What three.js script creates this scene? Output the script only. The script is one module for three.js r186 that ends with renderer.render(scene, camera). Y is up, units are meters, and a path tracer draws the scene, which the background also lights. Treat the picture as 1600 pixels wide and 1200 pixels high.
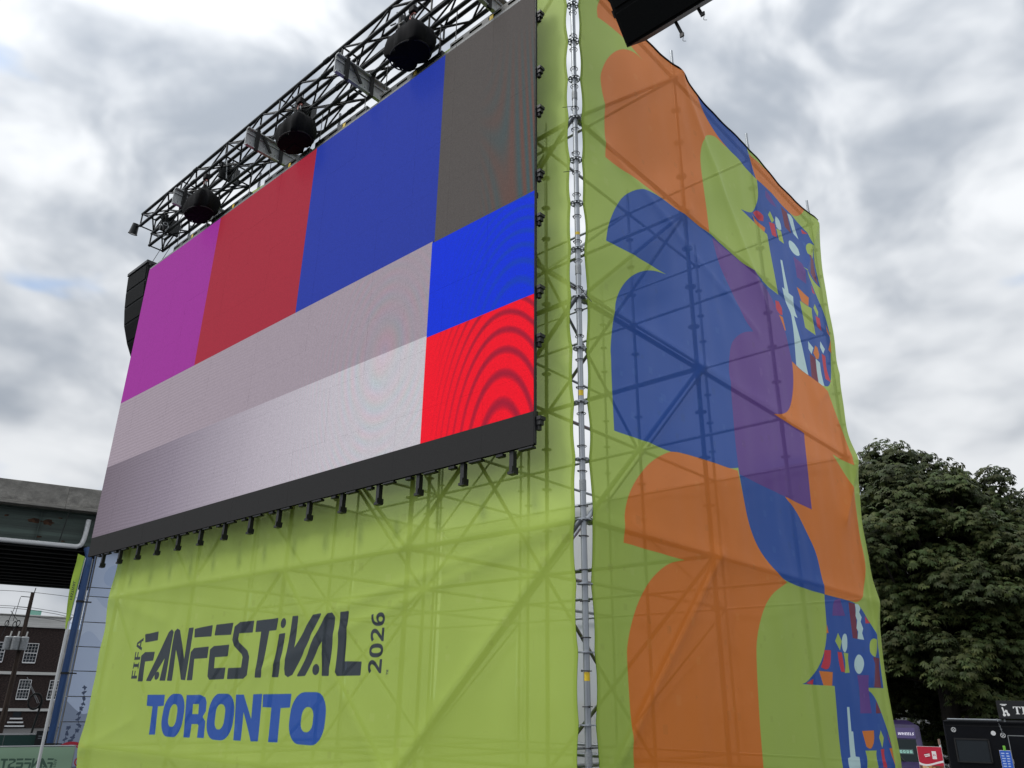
import * as THREE from 'three';
import { mergeGeometries } from 'three/addons/utils/BufferGeometryUtils.js';
import { RoundedBoxGeometry } from 'three/addons/geometries/RoundedBoxGeometry.js';
import { createNoise3D, createNoise2D } from 'simplex-noise';

// ---------- camera, sky, sun, exposure ----------
const scene = new THREE.Scene();
const camera = new THREE.PerspectiveCamera(52.37, 4 / 3, 0.1, 2000);
camera.position.set(3.7036, 3.3, 4.9683);
camera.rotation.set(0.38473, 0.73517, 0.01449, 'YXZ');
scene.add(camera);
function rng(seed) { let s = seed >>> 0; return () => { s = (s + 0x6D2B79F5) >>> 0; let t = Math.imul(s ^ (s >>> 15), 1 | s); t = (t + Math.imul(t ^ (t >>> 7), 61 | t)) ^ t; return ((t ^ (t >>> 14)) >>> 0) / 4294967296; }; }
const SUN = new THREE.Vector3(-0.30, 0.80, 0.52).normalize();
const SKY_GAIN = 1.0;
function makeSky() {
  const W = 2048, H = 1024, data = new Float32Array(W * H * 4), n3 = createNoise3D(rng(11)), m3 = createNoise3D(rng(42));
  const fbm = (n, x, y, z, o) => { let a = 0.5, s = 0, f = 1; for (let i = 0; i < o; i++) { s += a * n(x * f, y * f, z * f); a *= 0.52; f *= 2.03; } return s; };
  const ss = (a, b, x) => { const t = Math.min(1, Math.max(0, (x - a) / (b - a))); return t * t * (3 - 2 * t); };
  const lerp = (a, b, t) => a + (b - a) * t;
  for (let j = 0; j < H; j++) {
    const el = ((j + 0.5) / H - 0.5) * Math.PI, sy = Math.sin(el), cy = Math.cos(el);
    for (let i = 0; i < W; i++) {
      const az = ((i + 0.5) / W - 0.5) * 2 * Math.PI, x = Math.cos(az) * cy, z = Math.sin(az) * cy, k = (j * W + i) * 4;
      let r, g, b;
      if (sy < -0.03) { r = 0.16; g = 0.16; b = 0.155; }
      else {
        const px = x * 1.5, py = sy * 2.3, pz = z * 1.5;
        const w1 = fbm(m3, px * 1.2 + 3, py * 1.2, pz * 1.2, 3);
        const c = fbm(n3, px * 1.5 + w1 * 0.4, py * 1.5, pz * 1.5 - w1 * 0.4, 6);          // thick and thin cloud
        const c2 = fbm(m3, px * 3.4 + 9 + w1 * 0.5, py * 3.4, pz * 3.4, 5);
        const lit = ss(-0.55, 0.62, c + 0.5 * c2 + 0.20);                                   // dark bellies to bright tops
        r = lerp(0.40, 0.90, lit); g = lerp(0.445, 0.925, lit); b = lerp(0.51, 0.955, lit);
        const gap = ss(0.36, 0.6, fbm(m3, px * 1.3 - 5, py * 2.2, pz * 1.3 + 7, 5) + 0.62 * (1 - ss(0.06, 0.2, sy)));
        r = lerp(r, 0.36, gap * 0.7); g = lerp(g, 0.52, gap * 0.7); b = lerp(b, 0.80, gap * 0.7);
        const up = lerp(0.86, 1.25, ss(0.0, 1.0, sy)), d = x * SUN.x + sy * SUN.y + z * SUN.z, glow = 1 + 0.9 * Math.pow(Math.max(0, d), 5);
        r *= up * glow; g *= up * glow; b *= up * glow;
      }
      data[k] = r * SKY_GAIN; data[k + 1] = g * SKY_GAIN; data[k + 2] = b * SKY_GAIN; data[k + 3] = 1;
    }
  }
  const t = new THREE.DataTexture(data, W, H, THREE.RGBAFormat, THREE.FloatType);
  t.mapping = THREE.EquirectangularReflectionMapping; t.magFilter = THREE.LinearFilter; t.minFilter = THREE.LinearFilter; t.wrapS = THREE.RepeatWrapping; t.needsUpdate = true;
  return t;
}
scene.background = makeSky(); scene.environment = scene.background;
const sun = new THREE.DirectionalLight(new THREE.Color(1, 0.965, 0.91), 1.35);
sun.position.copy(SUN).multiplyScalar(60).add(new THREE.Vector3(-4, 4, -3)); sun.target.position.set(-4, 4, -3);
sun.castShadow = true; sun.shadow.radius = 26; sun.shadow.mapSize.set(2048, 2048);
Object.assign(sun.shadow.camera, { left: -45, right: 25, top: 40, bottom: -30, near: 1, far: 160 });
scene.add(sun, sun.target);
const renderer = new THREE.WebGLRenderer({ antialias: true });
renderer.toneMapping = THREE.LinearToneMapping; renderer.toneMappingExposure = 1.0; renderer.shadowMap.enabled = true;

// ---------- helpers ----------
const V = (x, y, z) => new THREE.Vector3(x, y, z), RAD = Math.PI / 180;
const taken = {};
function numbered(n) { const k = taken[n] = (taken[n] ?? -1) + 1; return k ? `${n}_${String(k).padStart(3, '0')}` : n; }
function shadows(o) { o.traverse(m => { if (m.isMesh) { m.castShadow = true; m.receiveShadow = true; } }); }
function thing(name, label, category, [x, y, z] = [0, 0, 0], turn = 0, group) {
  const o = new THREE.Group(); o.name = numbered(name); o.position.set(x, y, z); o.rotation.y = turn;
  o.userData = { label, category }; if (group) o.userData.group = group; scene.add(o); return o;
}
function part(name, geo, mat, parent, label) { const m = new THREE.Mesh(geo, mat); m.name = name; if (label) m.userData.label = label; parent.add(m); return m; }
function sub(name, parent) { const g = new THREE.Group(); g.name = name; parent.add(g); return g; }
function structure(name, geo, mat) { const m = new THREE.Mesh(geo, mat); m.name = name; m.userData.kind = 'structure'; scene.add(m); return m; }
const UNIT = {}; const unitCyl = s => UNIT[s] ??= new THREE.CylinderGeometry(1, 1, 1, s);
const UP = V(0, 1, 0);
function bar(name, a, b, r, mat, parent, seg = 8) {
  const m = part(name, unitCyl(seg), mat, parent), d = V().subVectors(b, a), l = d.length();
  m.scale.set(r, l, r); m.quaternion.setFromUnitVectors(UP, d.normalize()); m.position.addVectors(a, b).multiplyScalar(0.5); return m;
}
const BOXES = {};
function box(name, [w, h, d], [x, y, z], mat, parent, bevel = 0) {
  const key = [w, h, d, bevel].join();
  const g = BOXES[key] ??= bevel ? new RoundedBoxGeometry(w, h, d, 2, bevel) : new THREE.BoxGeometry(w, h, d);
  const m = part(name, g, mat, parent); m.position.set(x, y, z); return m;
}
function bg(w, h, d, x, y, z) { const g = new THREE.BoxGeometry(w, h, d); g.translate(x, y, z); return g; }
const lin = (r, g, b) => new THREE.Color().setRGB(r, g, b);
const std = (c, rough = 0.7, metal = 0, o = {}) => new THREE.MeshStandardMaterial({ color: c, roughness: rough, metalness: metal, ...o });
function canvasTex(w, h, draw, srgb = true) {
  const cv = document.createElement('canvas'); cv.width = w; cv.height = h; const g = cv.getContext('2d'); draw(g, w, h);
  const t = new THREE.CanvasTexture(cv); if (srgb) t.colorSpace = THREE.SRGBColorSpace; t.anisotropy = 8; return t;
}
// grain texture: returns colour map whose value varies round 1 (multiplies the material colour)
function grainTex(size, seed, f, amount, stretchY = 1) {
  const n = createNoise2D(rng(seed)), d = new Uint8Array(size * size * 4), q = rng(seed + 1);
  for (let j = 0; j < size; j++) for (let i = 0; i < size; i++) {
    const u = i / size, v = j / size, a = (s, fy) => { // seamless blend of two offsets
      const A = n(u * s, v * s * fy), B = n((u - 1) * s, v * s * fy), C = n(u * s, (v - 1) * s * fy), D = n((u - 1) * s, (v - 1) * s * fy);
      return (A * (1 - u) + B * u) * (1 - v) + (C * (1 - u) + D * u) * v; };
    const val = 0.55 * a(f, stretchY) + 0.3 * a(f * 3.1, stretchY) + 0.25 * a(f * 9, stretchY) + 0.25 * (q() - 0.5);
    const c = Math.max(0, Math.min(255, 255 * (1 - amount + amount * val))), k = (j * size + i) * 4;
    d[k] = d[k + 1] = d[k + 2] = c; d[k + 3] = 255;
  }
  const t = new THREE.DataTexture(d, size, size); t.wrapS = t.wrapT = THREE.RepeatWrapping; t.magFilter = THREE.LinearFilter; t.minFilter = THREE.LinearMipmapLinearFilter; t.generateMipmaps = true; t.colorSpace = THREE.SRGBColorSpace; t.needsUpdate = true; return t;
}
const grainA = grainTex(256, 5, 5, 0.16), grainB = grainTex(256, 8, 3, 0.34), grainStreak = grainTex(256, 21, 9, 0.3, 0.18);
const rep = (t, x, y) => { const c = t.clone(); c.repeat.set(x, y); c.needsUpdate = true; return c; };

// ---------- materials ----------
const M = {
  galv: std(lin(0.50, 0.53, 0.56), 0.42, 0.75, { map: grainA }),
  galvDull: std(lin(0.42, 0.44, 0.45), 0.55, 0.5, { map: grainA }),
  trussBlack: std(lin(0.018, 0.02, 0.02), 0.45, 0.2),
  black: std(lin(0.012, 0.012, 0.013), 0.5),
  blackMatt: std(lin(0.012, 0.012, 0.013), 0.85),
  bag: new THREE.MeshPhysicalMaterial({ color: lin(0.007, 0.007, 0.008), roughness: 0.92, specularIntensity: 0.3 }),
  plate: std(lin(0.62, 0.64, 0.64), 0.5, 0.1, { map: grainA }),
  strap: std(lin(0.012, 0.012, 0.012), 0.8),
  yellow: std(lin(0.75, 0.52, 0.02), 0.5),
  concrete: std(lin(0.42, 0.40, 0.36), 0.9, 0, { map: rep(grainTex(512, 33, 7, 0.26, 0.4), 0.6, 0.6) }),
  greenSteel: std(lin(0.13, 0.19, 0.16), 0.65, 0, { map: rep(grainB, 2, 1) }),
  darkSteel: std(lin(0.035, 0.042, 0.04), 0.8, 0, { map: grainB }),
  whitePaint: std(lin(0.78, 0.79, 0.79), 0.45, 0, { map: grainA }),
  bluePaint: std(lin(0.015, 0.07, 0.22), 0.4, 0, { map: grainA }),
  asphalt: std(lin(0.06, 0.06, 0.062), 0.95, 0, { map: rep(grainA, 60, 60) }),
  limestone: std(lin(0.8, 0.79, 0.75), 0.9, 0, { map: grainA }),
  frameWhite: std(lin(0.7, 0.7, 0.7), 0.6),
  glassDark: new THREE.MeshPhysicalMaterial({ color: lin(0.02, 0.025, 0.03), roughness: 0.08, metalness: 0, specularIntensity: 1 }),
};
const ART_fan = [[-7268,4044,-6911,4063,-6901,3974,-7233,3959],[-7243,3474,-7111,3474,-7150,3717,-6927,3724,-6927,3811,-7189,3813,-7266,3775],[-6992,3477,-6878,3475,-6606,3771,-6643,3480,-6520,3479,-6503,4046,-6561,4075,-6627,4047],[-6455,3479,-6357,3478,-6365,3870,-6099,3489,-5996,3483,-5992,4072,-6099,4072,-6098,3676,-6334,4057,-6402,4077,-6457,4049],[-5929,4054,-5521,4077,-5518,3970,-5911,3972],[-5935,3482,-5826,3482,-5850,3723,-5547,3726,-5547,3834,-5884,3825,-5949,3786],[-5414,4078,-5039,4081,-5056,3971,-5426,3978],[-5070,3841,-5416,3836,-5488,3804,-5470,3519,-5423,3485,-5084,3491,-5085,3591,-5362,3589,-5376,3732,-5068,3735],[-4593,4083,-4873,4081,-4977,4039,-4991,3906,-4935,3843,-4756,3750,-4724,3712,-4732,3587,-5002,3585,-4999,3490,-4670,3492,-4606,3524,-4608,3705,-4660,3766,-4845,3859,-4882,3899,-4873,3980,-4596,3976],[-4519,4079,-4126,4087,-4137,3983,-4275,3981,-4309,3500,-4407,3501,-4398,3979,-4516,3978],[-4051,3919,-3955,3924,-3988,3503,-4081,3504],[-3824,4090,-3723,4088,-3746,3748,-3440,4082,-3303,4089,-3722,3522,-3792,3502,-3851,3523,-3872,3575],[-3625,3507,-3511,3511,-3224,3852,-3204,3509,-3094,3508,-3072,4045,-3114,4087,-3178,4082,-3226,4046],[-2968,4084,-2854,4086,-2856,3618,-2596,3610,-2596,3508,-2937,3506,-2970,3536]];
const ART_dots = [[-6744,3529,58,49],[-4003,4039,51,52],[-3323,3559,60,53]];
const ART_tor = [[-6892,3302,-6454,3304,-6430,3179,-6576,3171,-6527,2851,-6675,2846,-6708,3169,-6864,3173],[-5887,3304,-5581,3310,-5457,3282,-5409,3231,-5392,3137,-5445,3075,-5367,3032,-5336,2856,-5484,2856,-5505,2985,-5530,2998,-5664,2994,-5658,2850,-5804,2848],[-4782,3316,-4610,3317,-4397,3077,-4412,3322,-4233,3327,-4192,2869,-4343,2863,-4572,3143,-4552,2861,-4712,2859],[-4216,3323,-3693,3331,-3689,3201,-3856,3193,-3825,2873,-4001,2870,-4029,3196,-4193,3198]];
const ART_rh = [-5706,3208,-5578,3210,-5555,3102,-5687,3100];
const ART_os = [[-6421,2839,-5883,3318,-6267,2949,-6064,3202],[-5333,2848,-4775,3324,-5162,2954,-4960,3216],[-3671,2869,-3080,3348,-3483,2982,-3285,3210]];
const ART_fifa = [-7488,3475,-7307,3479,-7297,4052,-7494,3984];
const ART_y26 = [-2491,3505,-2304,3508,-2317,4075,-2502,4020];
const ART_tm = [-2256,3531];
const ART_mural = [[1,43,1078,45,1060,35,1037,36,1022,78,1032,123,1024,106,1025,76,1008,50,975,37,946,35,932,40,901,38,836,253,853,278,900,334,1022,227,1101,136,1094,63,1094],[1,256,1066,308,1026,287,974,246,950,193,1076,210,1083],[2,248,1079,256,1066,272,1047,308,1026,418,1023,402,1060,384,1086],[1,402,1060,418,1023,462,1028,505,1025,545,1028,573,1042,596,1063,602,1076],[2,35,737,39,757,52,784,70,808,95,829,118,840,149,845,253,853,270,852,390,848,382,734,317,600,269,555,37,547,37,617,36,623,39,645,45,674,57,696,75,716,99,733,123,743,144,748,40,738],[2,352,939,378,947,395,957,412,981,419,1001,420,1025,462,1028,505,1025,545,1028,590,1019,597,1001,607,971,614,930,539,935,574,926,609,893,628,860,623,823,608,782,591,760,574,752,551,753,443,739,391,810,353,845,444,848,433,939],[3,446,1021,457,1021,479,1008,458,1003,443,1008],[4,498,1021,520,1021,526,987,503,987],[6,521,1020,535,1025,543,1021,545,1008,553,989,536,991,529,1004],[5,569,1016,590,1016,571,1008],[0,589,999,598,996,599,984,593,972,581,967,570,971,570,983,578,992],[4,572,969,599,973,600,962,607,933,575,939,577,954],[6,517,971,532,973,543,967,544,957,535,950,520,949,510,956,510,965],[0,451,987,462,977,453,968,443,977],[6,470,988,480,989,487,982,486,973,477,968,468,969,465,978],[5,443,965,462,971,466,950,450,947],[0,467,966,484,970,490,951,473,949],[5,393,955,410,969,427,967,425,957,408,950],[1,390,950,402,946,429,948,423,937,395,939],[3,518,943,542,941,552,910,520,908],[6,470,916,476,917,479,896,483,879,484,868,500,869,497,849,504,836,492,835,516,752,476,754,483,830,477,838,466,847,462,868,470,868,471,893],[1,516,891,557,890,552,874,527,872],[0,521,871,562,874,560,860,563,830,526,829,524,851],[0,580,889,592,880,586,869,570,878],[5,575,867,594,870,594,849,576,850],[5,430,834,442,837,450,830,449,819,440,816,429,821],[1,432,815,449,816,453,797,441,795],[6,531,810,548,805,539,792,529,797],[6,582,828,599,821,589,810,578,817],[1,555,811,564,811,569,802,563,792,553,789,545,796],[4,532,791,550,790,551,750,526,753],[6,551,789,567,788,566,774,569,752,550,749,549,769],[5,582,808,597,809,593,788,598,767,580,767],[1,614,867,629,850,616,855],[1,628,847,625,823,614,825],[5,572,918,588,908,575,906],[0,253,853,250,886,247,936,247,960,252,981,261,999,275,1013,293,1023,308,1026,420,1025,419,1001,412,981,395,957,378,947,352,939,433,939,444,848],[1,140,554,266,561,275,530,285,502,304,479,335,461,358,454,349,450,317,438,291,416,273,392,267,371,261,321,257,276,252,223,47,242,46,284,43,298,42,322,41,361,42,371,50,389,67,412,88,430,113,444,141,450,42,451,43,465,46,479,55,497,69,513,91,531,117,545],[2,268,567,269,556,275,530,285,502,304,479,335,461,358,454,465,452,463,475,459,496,446,516,429,534,408,548,386,559,360,572],[1,434,756,466,754,515,752,567,752,592,736,616,706,631,673,631,648,565,650,590,636,614,609,622,577,622,546,628,513,622,493,605,470,589,459,568,452,552,452,465,452,463,475,459,496,446,516,429,534,408,548,381,555,348,592,373,697],[3,259,850,372,850,383,841,409,840,436,817,450,799,456,771,462,749,456,720,445,696,431,677,406,664,379,657,465,654,464,555,382,556,269,558,268,586,270,640,268,673,272,691,282,717,302,735,320,746,346,756,324,763,299,787,273,813],[2,464,452,569,452,593,442,615,426,623,410,628,380,629,351,557,350,584,341,600,326,619,304,626,282,624,260,614,223,446,235,452,267,461,350,371,350,388,353,413,364,433,376,447,392,458,409,462,429],[3,491,448,512,452,523,432,481,429],[4,540,450,562,450,557,407,540,407],[6,561,450,574,451,580,446,574,441,580,435,574,429,579,421,573,415,576,407,556,407,561,416,557,420,563,430,559,435,563,443],[5,594,438,610,430,592,428],[1,461,418,463,408,455,407],[0,491,410,500,401,490,390,479,400],[6,520,400,517,394,511,390,506,388,501,390,499,393,499,399,503,405,508,409,514,411,519,410,521,406],[0,619,400,614,394,607,389,599,387,592,389,588,393,589,398,593,404,601,409,609,411,616,410,619,406],[5,443,388,464,389,457,372,442,366,428,369,438,378],[5,482,388,495,388,496,381,498,366,486,366,482,376],[0,501,388,519,388,514,381,514,366,497,365,504,377],[6,565,378,560,372,553,367,545,365,538,367,534,371,534,376,538,382,546,387,554,389,561,387,565,383],[1,421,365,461,365,453,350,428,350],[4,593,387,626,387,621,378,620,351,584,351,594,369],[3,539,364,571,365,566,352,569,321,532,321,541,346],[4,588,335,603,321,583,321],[5,381,351,404,356,400,350],[6,492,328,499,328,496,302,501,302,497,276,509,275,507,264,495,257,491,232,462,234,474,258,470,266,473,275,482,276,488,302],[1,530,302,568,302,564,289,547,281,535,285],[0,530,281,567,280,562,275,561,261,525,262,532,272],[0,591,302,600,293,588,282,582,294],[5,582,281,595,281,590,274,593,260,579,261],[5,614,301,626,281,620,287],[1,616,281,625,281,624,260]];
// ---------- ground ----------
const ground = structure('ground', new THREE.PlaneGeometry(900, 900).rotateX(-Math.PI / 2), M.asphalt);

// ---------- printed artwork on the banners (measured in metres on the walls) ----------
const PAL = ['#b2ca58', '#ea8227', '#2256ae', '#6a4197', '#7e2744', '#d82f44', '#cfeceb'];
const INK = '#343c44';
function poly(g, pts, X, Y, k) { g.beginPath(); for (let i = 0; i < pts.length; i += 2) { const a = X(pts[i] / k), b = Y(pts[i + 1] / k); i ? g.lineTo(a, b) : g.moveTo(a, b); } g.closePath(); }
function smoothPoly(g, pts, X, Y, k) {           // rounds the vertices of a traced outline where it bends gently, keeps the sharp tips
  const n = pts.length / 2, P = []; for (let i = 0; i < n; i++) P.push([X(pts[2 * i] / k), Y(pts[2 * i + 1] / k)]);
  g.beginPath();
  for (let i = 0; i < n; i++) {
    const p = P[(i + n - 1) % n], c = P[i], q = P[(i + 1) % n], a = [c[0] - p[0], c[1] - p[1]], b = [q[0] - c[0], q[1] - c[1]], la = Math.hypot(...a), lb = Math.hypot(...b);
    const cosv = (a[0] * b[0] + a[1] * b[1]) / (la * lb + 1e-6);
    if (cosv < 0.62) { i ? g.lineTo(c[0], c[1]) : g.moveTo(c[0], c[1]); continue; }
    const s = [c[0] - a[0] * 0.5, c[1] - a[1] * 0.5], e = [c[0] + b[0] * 0.5, c[1] + b[1] * 0.5];
    i ? g.lineTo(s[0], s[1]) : g.moveTo(s[0], s[1]); g.quadraticCurveTo(c[0], c[1], e[0], e[1]);
  }
  g.closePath();
}
function letters(g, X, Y, ink, blue) {            // the festival lettering and city name
  g.lineJoin = 'round';
  g.fillStyle = g.strokeStyle = ink; g.lineWidth = Math.abs(X(0.022) - X(0));
  for (const p of ART_fan) { poly(g, p, X, Y, 1000); g.fill(); g.stroke(); }
  for (const [x, y, rx, ry] of ART_dots) { g.beginPath(); g.ellipse(X(x / 1000), Y(y / 1000), Math.abs(X(rx / 1000) - X(0)), Math.abs(Y(ry / 1000) - Y(0)), 0, 0, 7); g.fill(); }
  const side = (txt, x, y0, y1, h, weight) => {     // reads upwards
    g.save(); g.translate(X(x), Y(y0)); g.scale(X(1) - X(0) > 0 ? 1 : -1, 1); g.rotate(-Math.PI / 2); g.font = `${weight} 100px sans-serif`; const m = g.measureText(txt); g.scale(Math.abs(Y(y1) - Y(y0)) / m.width, Math.abs(X(h) - X(0)) / 73); g.textBaseline = 'alphabetic'; g.fillText(txt, 0, 0); g.restore(); };
  side('FIFA', -7.30, 3.475, 4.01, 0.185, 'bold'); side('2026', -2.30, 3.505, 4.065, 0.19, 'bold'); side('TM', -2.20, 3.50, 3.545, 0.035, 'bold');
  if (!blue) return;
  g.fillStyle = g.strokeStyle = blue; g.lineWidth = Math.abs(X(0.008) - X(0));
  ART_tor.forEach((p, i) => { g.beginPath(); for (const q of i === 1 ? [p, ART_rh] : [p]) { for (let k = 0; k < q.length; k += 2) { const a = X(q[k] / 1000), b = Y(q[k + 1] / 1000); k ? g.lineTo(a, b) : g.moveTo(a, b); } g.closePath(); } g.fill('evenodd'); });
  for (const o of ART_os) { g.beginPath(); for (let k = 0; k < 8; k += 4) { const [x0, y0, x1, y1] = o.slice(k, k + 4).map(v => v / 1000), a = X(Math.min(x0, x1)), b = Y(y1), w = Math.abs(X(x1) - X(x0)), h = Math.abs(Y(y1) - Y(y0)); g.roundRect(X(1) > X(0) ? a : X(Math.max(x0, x1)), b, w, h, Math.min(w, h) * (k ? 0.44 : 0.42)); } g.fill('evenodd'); }
}
function fabricSpeck(g, w, h, seed) { const q = rng(seed); for (let i = 0; i < 2600; i++) { const v = q(); g.fillStyle = v > 0.5 ? 'rgba(255,255,240,0.05)' : 'rgba(60,60,20,0.05)'; const l = 2 + q() * 14; g.fillRect(q() * w, q() * h, q() < 0.5 ? l : 1, q() < 0.5 ? 1 : l); } }
const FX0 = -8.72, FX1 = -0.045, TOP = 10.70, BOT = 0.12, SZ1 = 6.62;
const frontTex = canvasTex(1680, 2048, (g, w, h) => {
  g.fillStyle = PAL[0]; g.fillRect(0, 0, w, h);
  const X = x => (x - FX0) / (0 - FX0) * w, Y = y => (TOP - y) / TOP * h;
  letters(g, X, Y, INK, '#2b5bb4'); fabricSpeck(g, w, h, 3);
});
const sideTex = canvasTex(1264, 2048, (g, w, h) => {
  g.fillStyle = PAL[0]; g.fillRect(0, 0, w, h);
  const X = z => z / SZ1 * w, Y = y => (TOP - y) / TOP * h;
  for (const [c, ...p] of ART_mural) { smoothPoly(g, p, X, Y, 100); g.fillStyle = PAL[c]; g.fill(); }
  fabricSpeck(g, w, h, 4);
});
function banner(map, op) { return new THREE.MeshPhysicalMaterial({ map, roughness: 0.62, transmission: 0.25, thickness: 0, transparent: true, opacity: op, side: THREE.DoubleSide, specularIntensity: 0.35 }); }
M.bannerFront = banner(frontTex, 0.945); M.bannerSide = banner(sideTex, 0.967);
M.hem = new THREE.MeshPhysicalMaterial({ color: new THREE.Color('#93b02a'), roughness: 0.6, transmission: 0.15, thickness: 0, side: THREE.DoubleSide });
const wob = createNoise2D(rng(77));
const LEVELS = [0.64, 2.64, 4.64, 6.64, 8.64, 10.64];
const segDist = (u, v, a) => { const [x0, y0, x1, y1] = a, dx = x1 - x0, dy = y1 - y0, t = Math.max(0, Math.min(1, ((u - x0) * dx + (v - y0) * dy) / (dx * dx + dy * dy))); return Math.hypot(u - x0 - t * dx, v - y0 - t * dy); };
const ties = y => { const t = (y - 0.14) / 0.5; return Math.abs(Math.sin(Math.PI * t)); };   // 0 at a rosette, 1 half way between
function relief(u, v, ridges) {
  let d = 0.012 * wob(u * 0.7, v * 0.5) + 0.007 * wob(u * 1.9 + 4, v * 0.8);
  for (const r of ridges) { const e = segDist(u, v, r); d += r[4] * Math.exp(-e / r[5]); }
  return d;
}
function sheet(u0, u1, v0, v1, nu, nv, at, uv) {
  const p = [], t = [], ix = [];
  for (let j = 0; j <= nv; j++) for (let i = 0; i <= nu; i++) { const u = i / nu, v = v0 + (v1 - v0) * j / nv, q = at(u, v); p.push(q[0], q[1], q[2]); t.push(...uv(q, u, v)); }
  for (let j = 0; j < nv; j++) for (let i = 0; i < nu; i++) { const a = j * (nu + 1) + i, b = a + 1, c = a + nu + 1, d = c + 1; ix.push(a, b, d, a, d, c); }
  const g = new THREE.BufferGeometry(); g.setAttribute('position', new THREE.Float32BufferAttribute(p, 3)); g.setAttribute('uv', new THREE.Float32BufferAttribute(t, 2)); g.setIndex(ix); g.computeVertexNormals(); return g;
}
const bump = (y, c, w) => Math.exp(-(((y - c) / w) ** 2));
// ridges: where tubes behind push the cloth out and where it hangs in tight creases  [u0, v0, u1, v1, height, width]
const frontRidges = [[0, 8.64, 2.1, 6.64, 0.02, 0.1], [0, 6.64, 2.1, 4.64, 0.02, 0.1], [0, 4.64, 2.1, 2.64, 0.025, 0.12], [0, 4.64, 8.6, 4.62, 0.022, 0.12], [0, 2.64, 8.6, 2.62, 0.018, 0.12], [0, 10.64, 8.6, 10.64, 0.02, 0.2], [0.1, 4.64, 3.2, 4.1, 0.02, 0.07], [0.1, 4.6, 4.4, 3.55, 0.016, 0.06], [2.1, 2.64, 4.2, 4.64, 0.018, 0.1], [8.55, 4.6, 6.8, 4.2, 0.012, 0.1], [8.6, 2.6, 7.2, 3.0, 0.012, 0.12], [0.06, 6.64, 0.9, 7.6, 0.018, 0.07], [0.06, 8.64, 0.9, 9.6, 0.02, 0.08]];
const sideRidges = [[0, 8.64, 2.1, 10.66, 0.035, 0.12], [2.1, 10.66, 3.9, 8.1, 0.045, 0.16], [2.1, 10.66, 2.1, 9.9, 0.012, 0.3], [0, 6.64, 2.1, 8.64, 0.02, 0.09], [0, 4.64, 2.1, 6.64, 0.03, 0.09], [0, 2.64, 2.1, 4.64, 0.03, 0.08], [0, 4.64, 6.4, 4.6, 0.026, 0.10], [0, 6.64, 6.4, 6.62, 0.02, 0.10], [0, 2.64, 6.4, 2.62, 0.015, 0.1], [6.4, 10.6, 5.5, 9.3, 0.07, 0.16], [6.5, 6.62, 5.7, 5.6, 0.06, 0.15], [6.5, 8.0, 5.4, 7.2, 0.03, 0.15], [0, 8.64, 3.6, 7.6, 0.02, 0.06], [6.5, 4.6, 5.8, 3.6, 0.05, 0.15]];
const edgeF = y => -0.044 - 0.018 * ties(y) - 0.01 * wob(y * 1.3, 2), edgeS = y => -0.042 - 0.018 * ties(y) - 0.012 * wob(y * 1.1, 9);
const leftF = y => FX0 + 0.06 - 0.05 * bump(y, 2.64, 0.2) - 0.05 * bump(y, 4.64, 0.25) + 0.03 * wob(y * 1.4, 5);
const rightS = y => -6.42 - 0.03 * bump(y, 10.64, 0.3) - 0.15 * (bump(y, 6.64, 0.25) + bump(y, 4.64, 0.3)) - 0.08 * bump(y, 2.64, 0.3) + 0.04 * wob(y * 0.9, 12);
const pin = u => 1 - Math.exp(-u / 0.12);
const topY = u => TOP - 0.05 * Math.abs(Math.sin(Math.PI * u / 2.1));
{
  const t = thing('front_banner', 'lime green mesh banner with festival lettering hanging below the video screen', 'banner', [-4.3, 0, 0.075]);
  const at = (u, y, off = 0) => { const x = leftF(y) + (edgeF(y) - leftF(y)) * u, s = -x; const yy = y > TOP - 0.5 ? y + (topY(s) - TOP) * (y - TOP + 0.5) / 0.5 : y; return [x + 4.3, yy, pin(s) * relief(s, y, frontRidges) - 0.045 * (1 - pin(s)) + off]; };
  part('printed_cloth', sheet(0, 1, BOT, TOP, 190, 230, at, (q) => [(q[0] - 4.3 - FX0) / -FX0, q[1] / TOP]), M.bannerFront, t);
  part('hem', sheet(0, 1, BOT, TOP, 2, 230, (u, y) => at(1 - 0.0035 * (1 - u), y, -0.006), (q, u, v) => [u, v]), M.hem, t, 'doubled lime hem laced to the corner pole');
}
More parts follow.
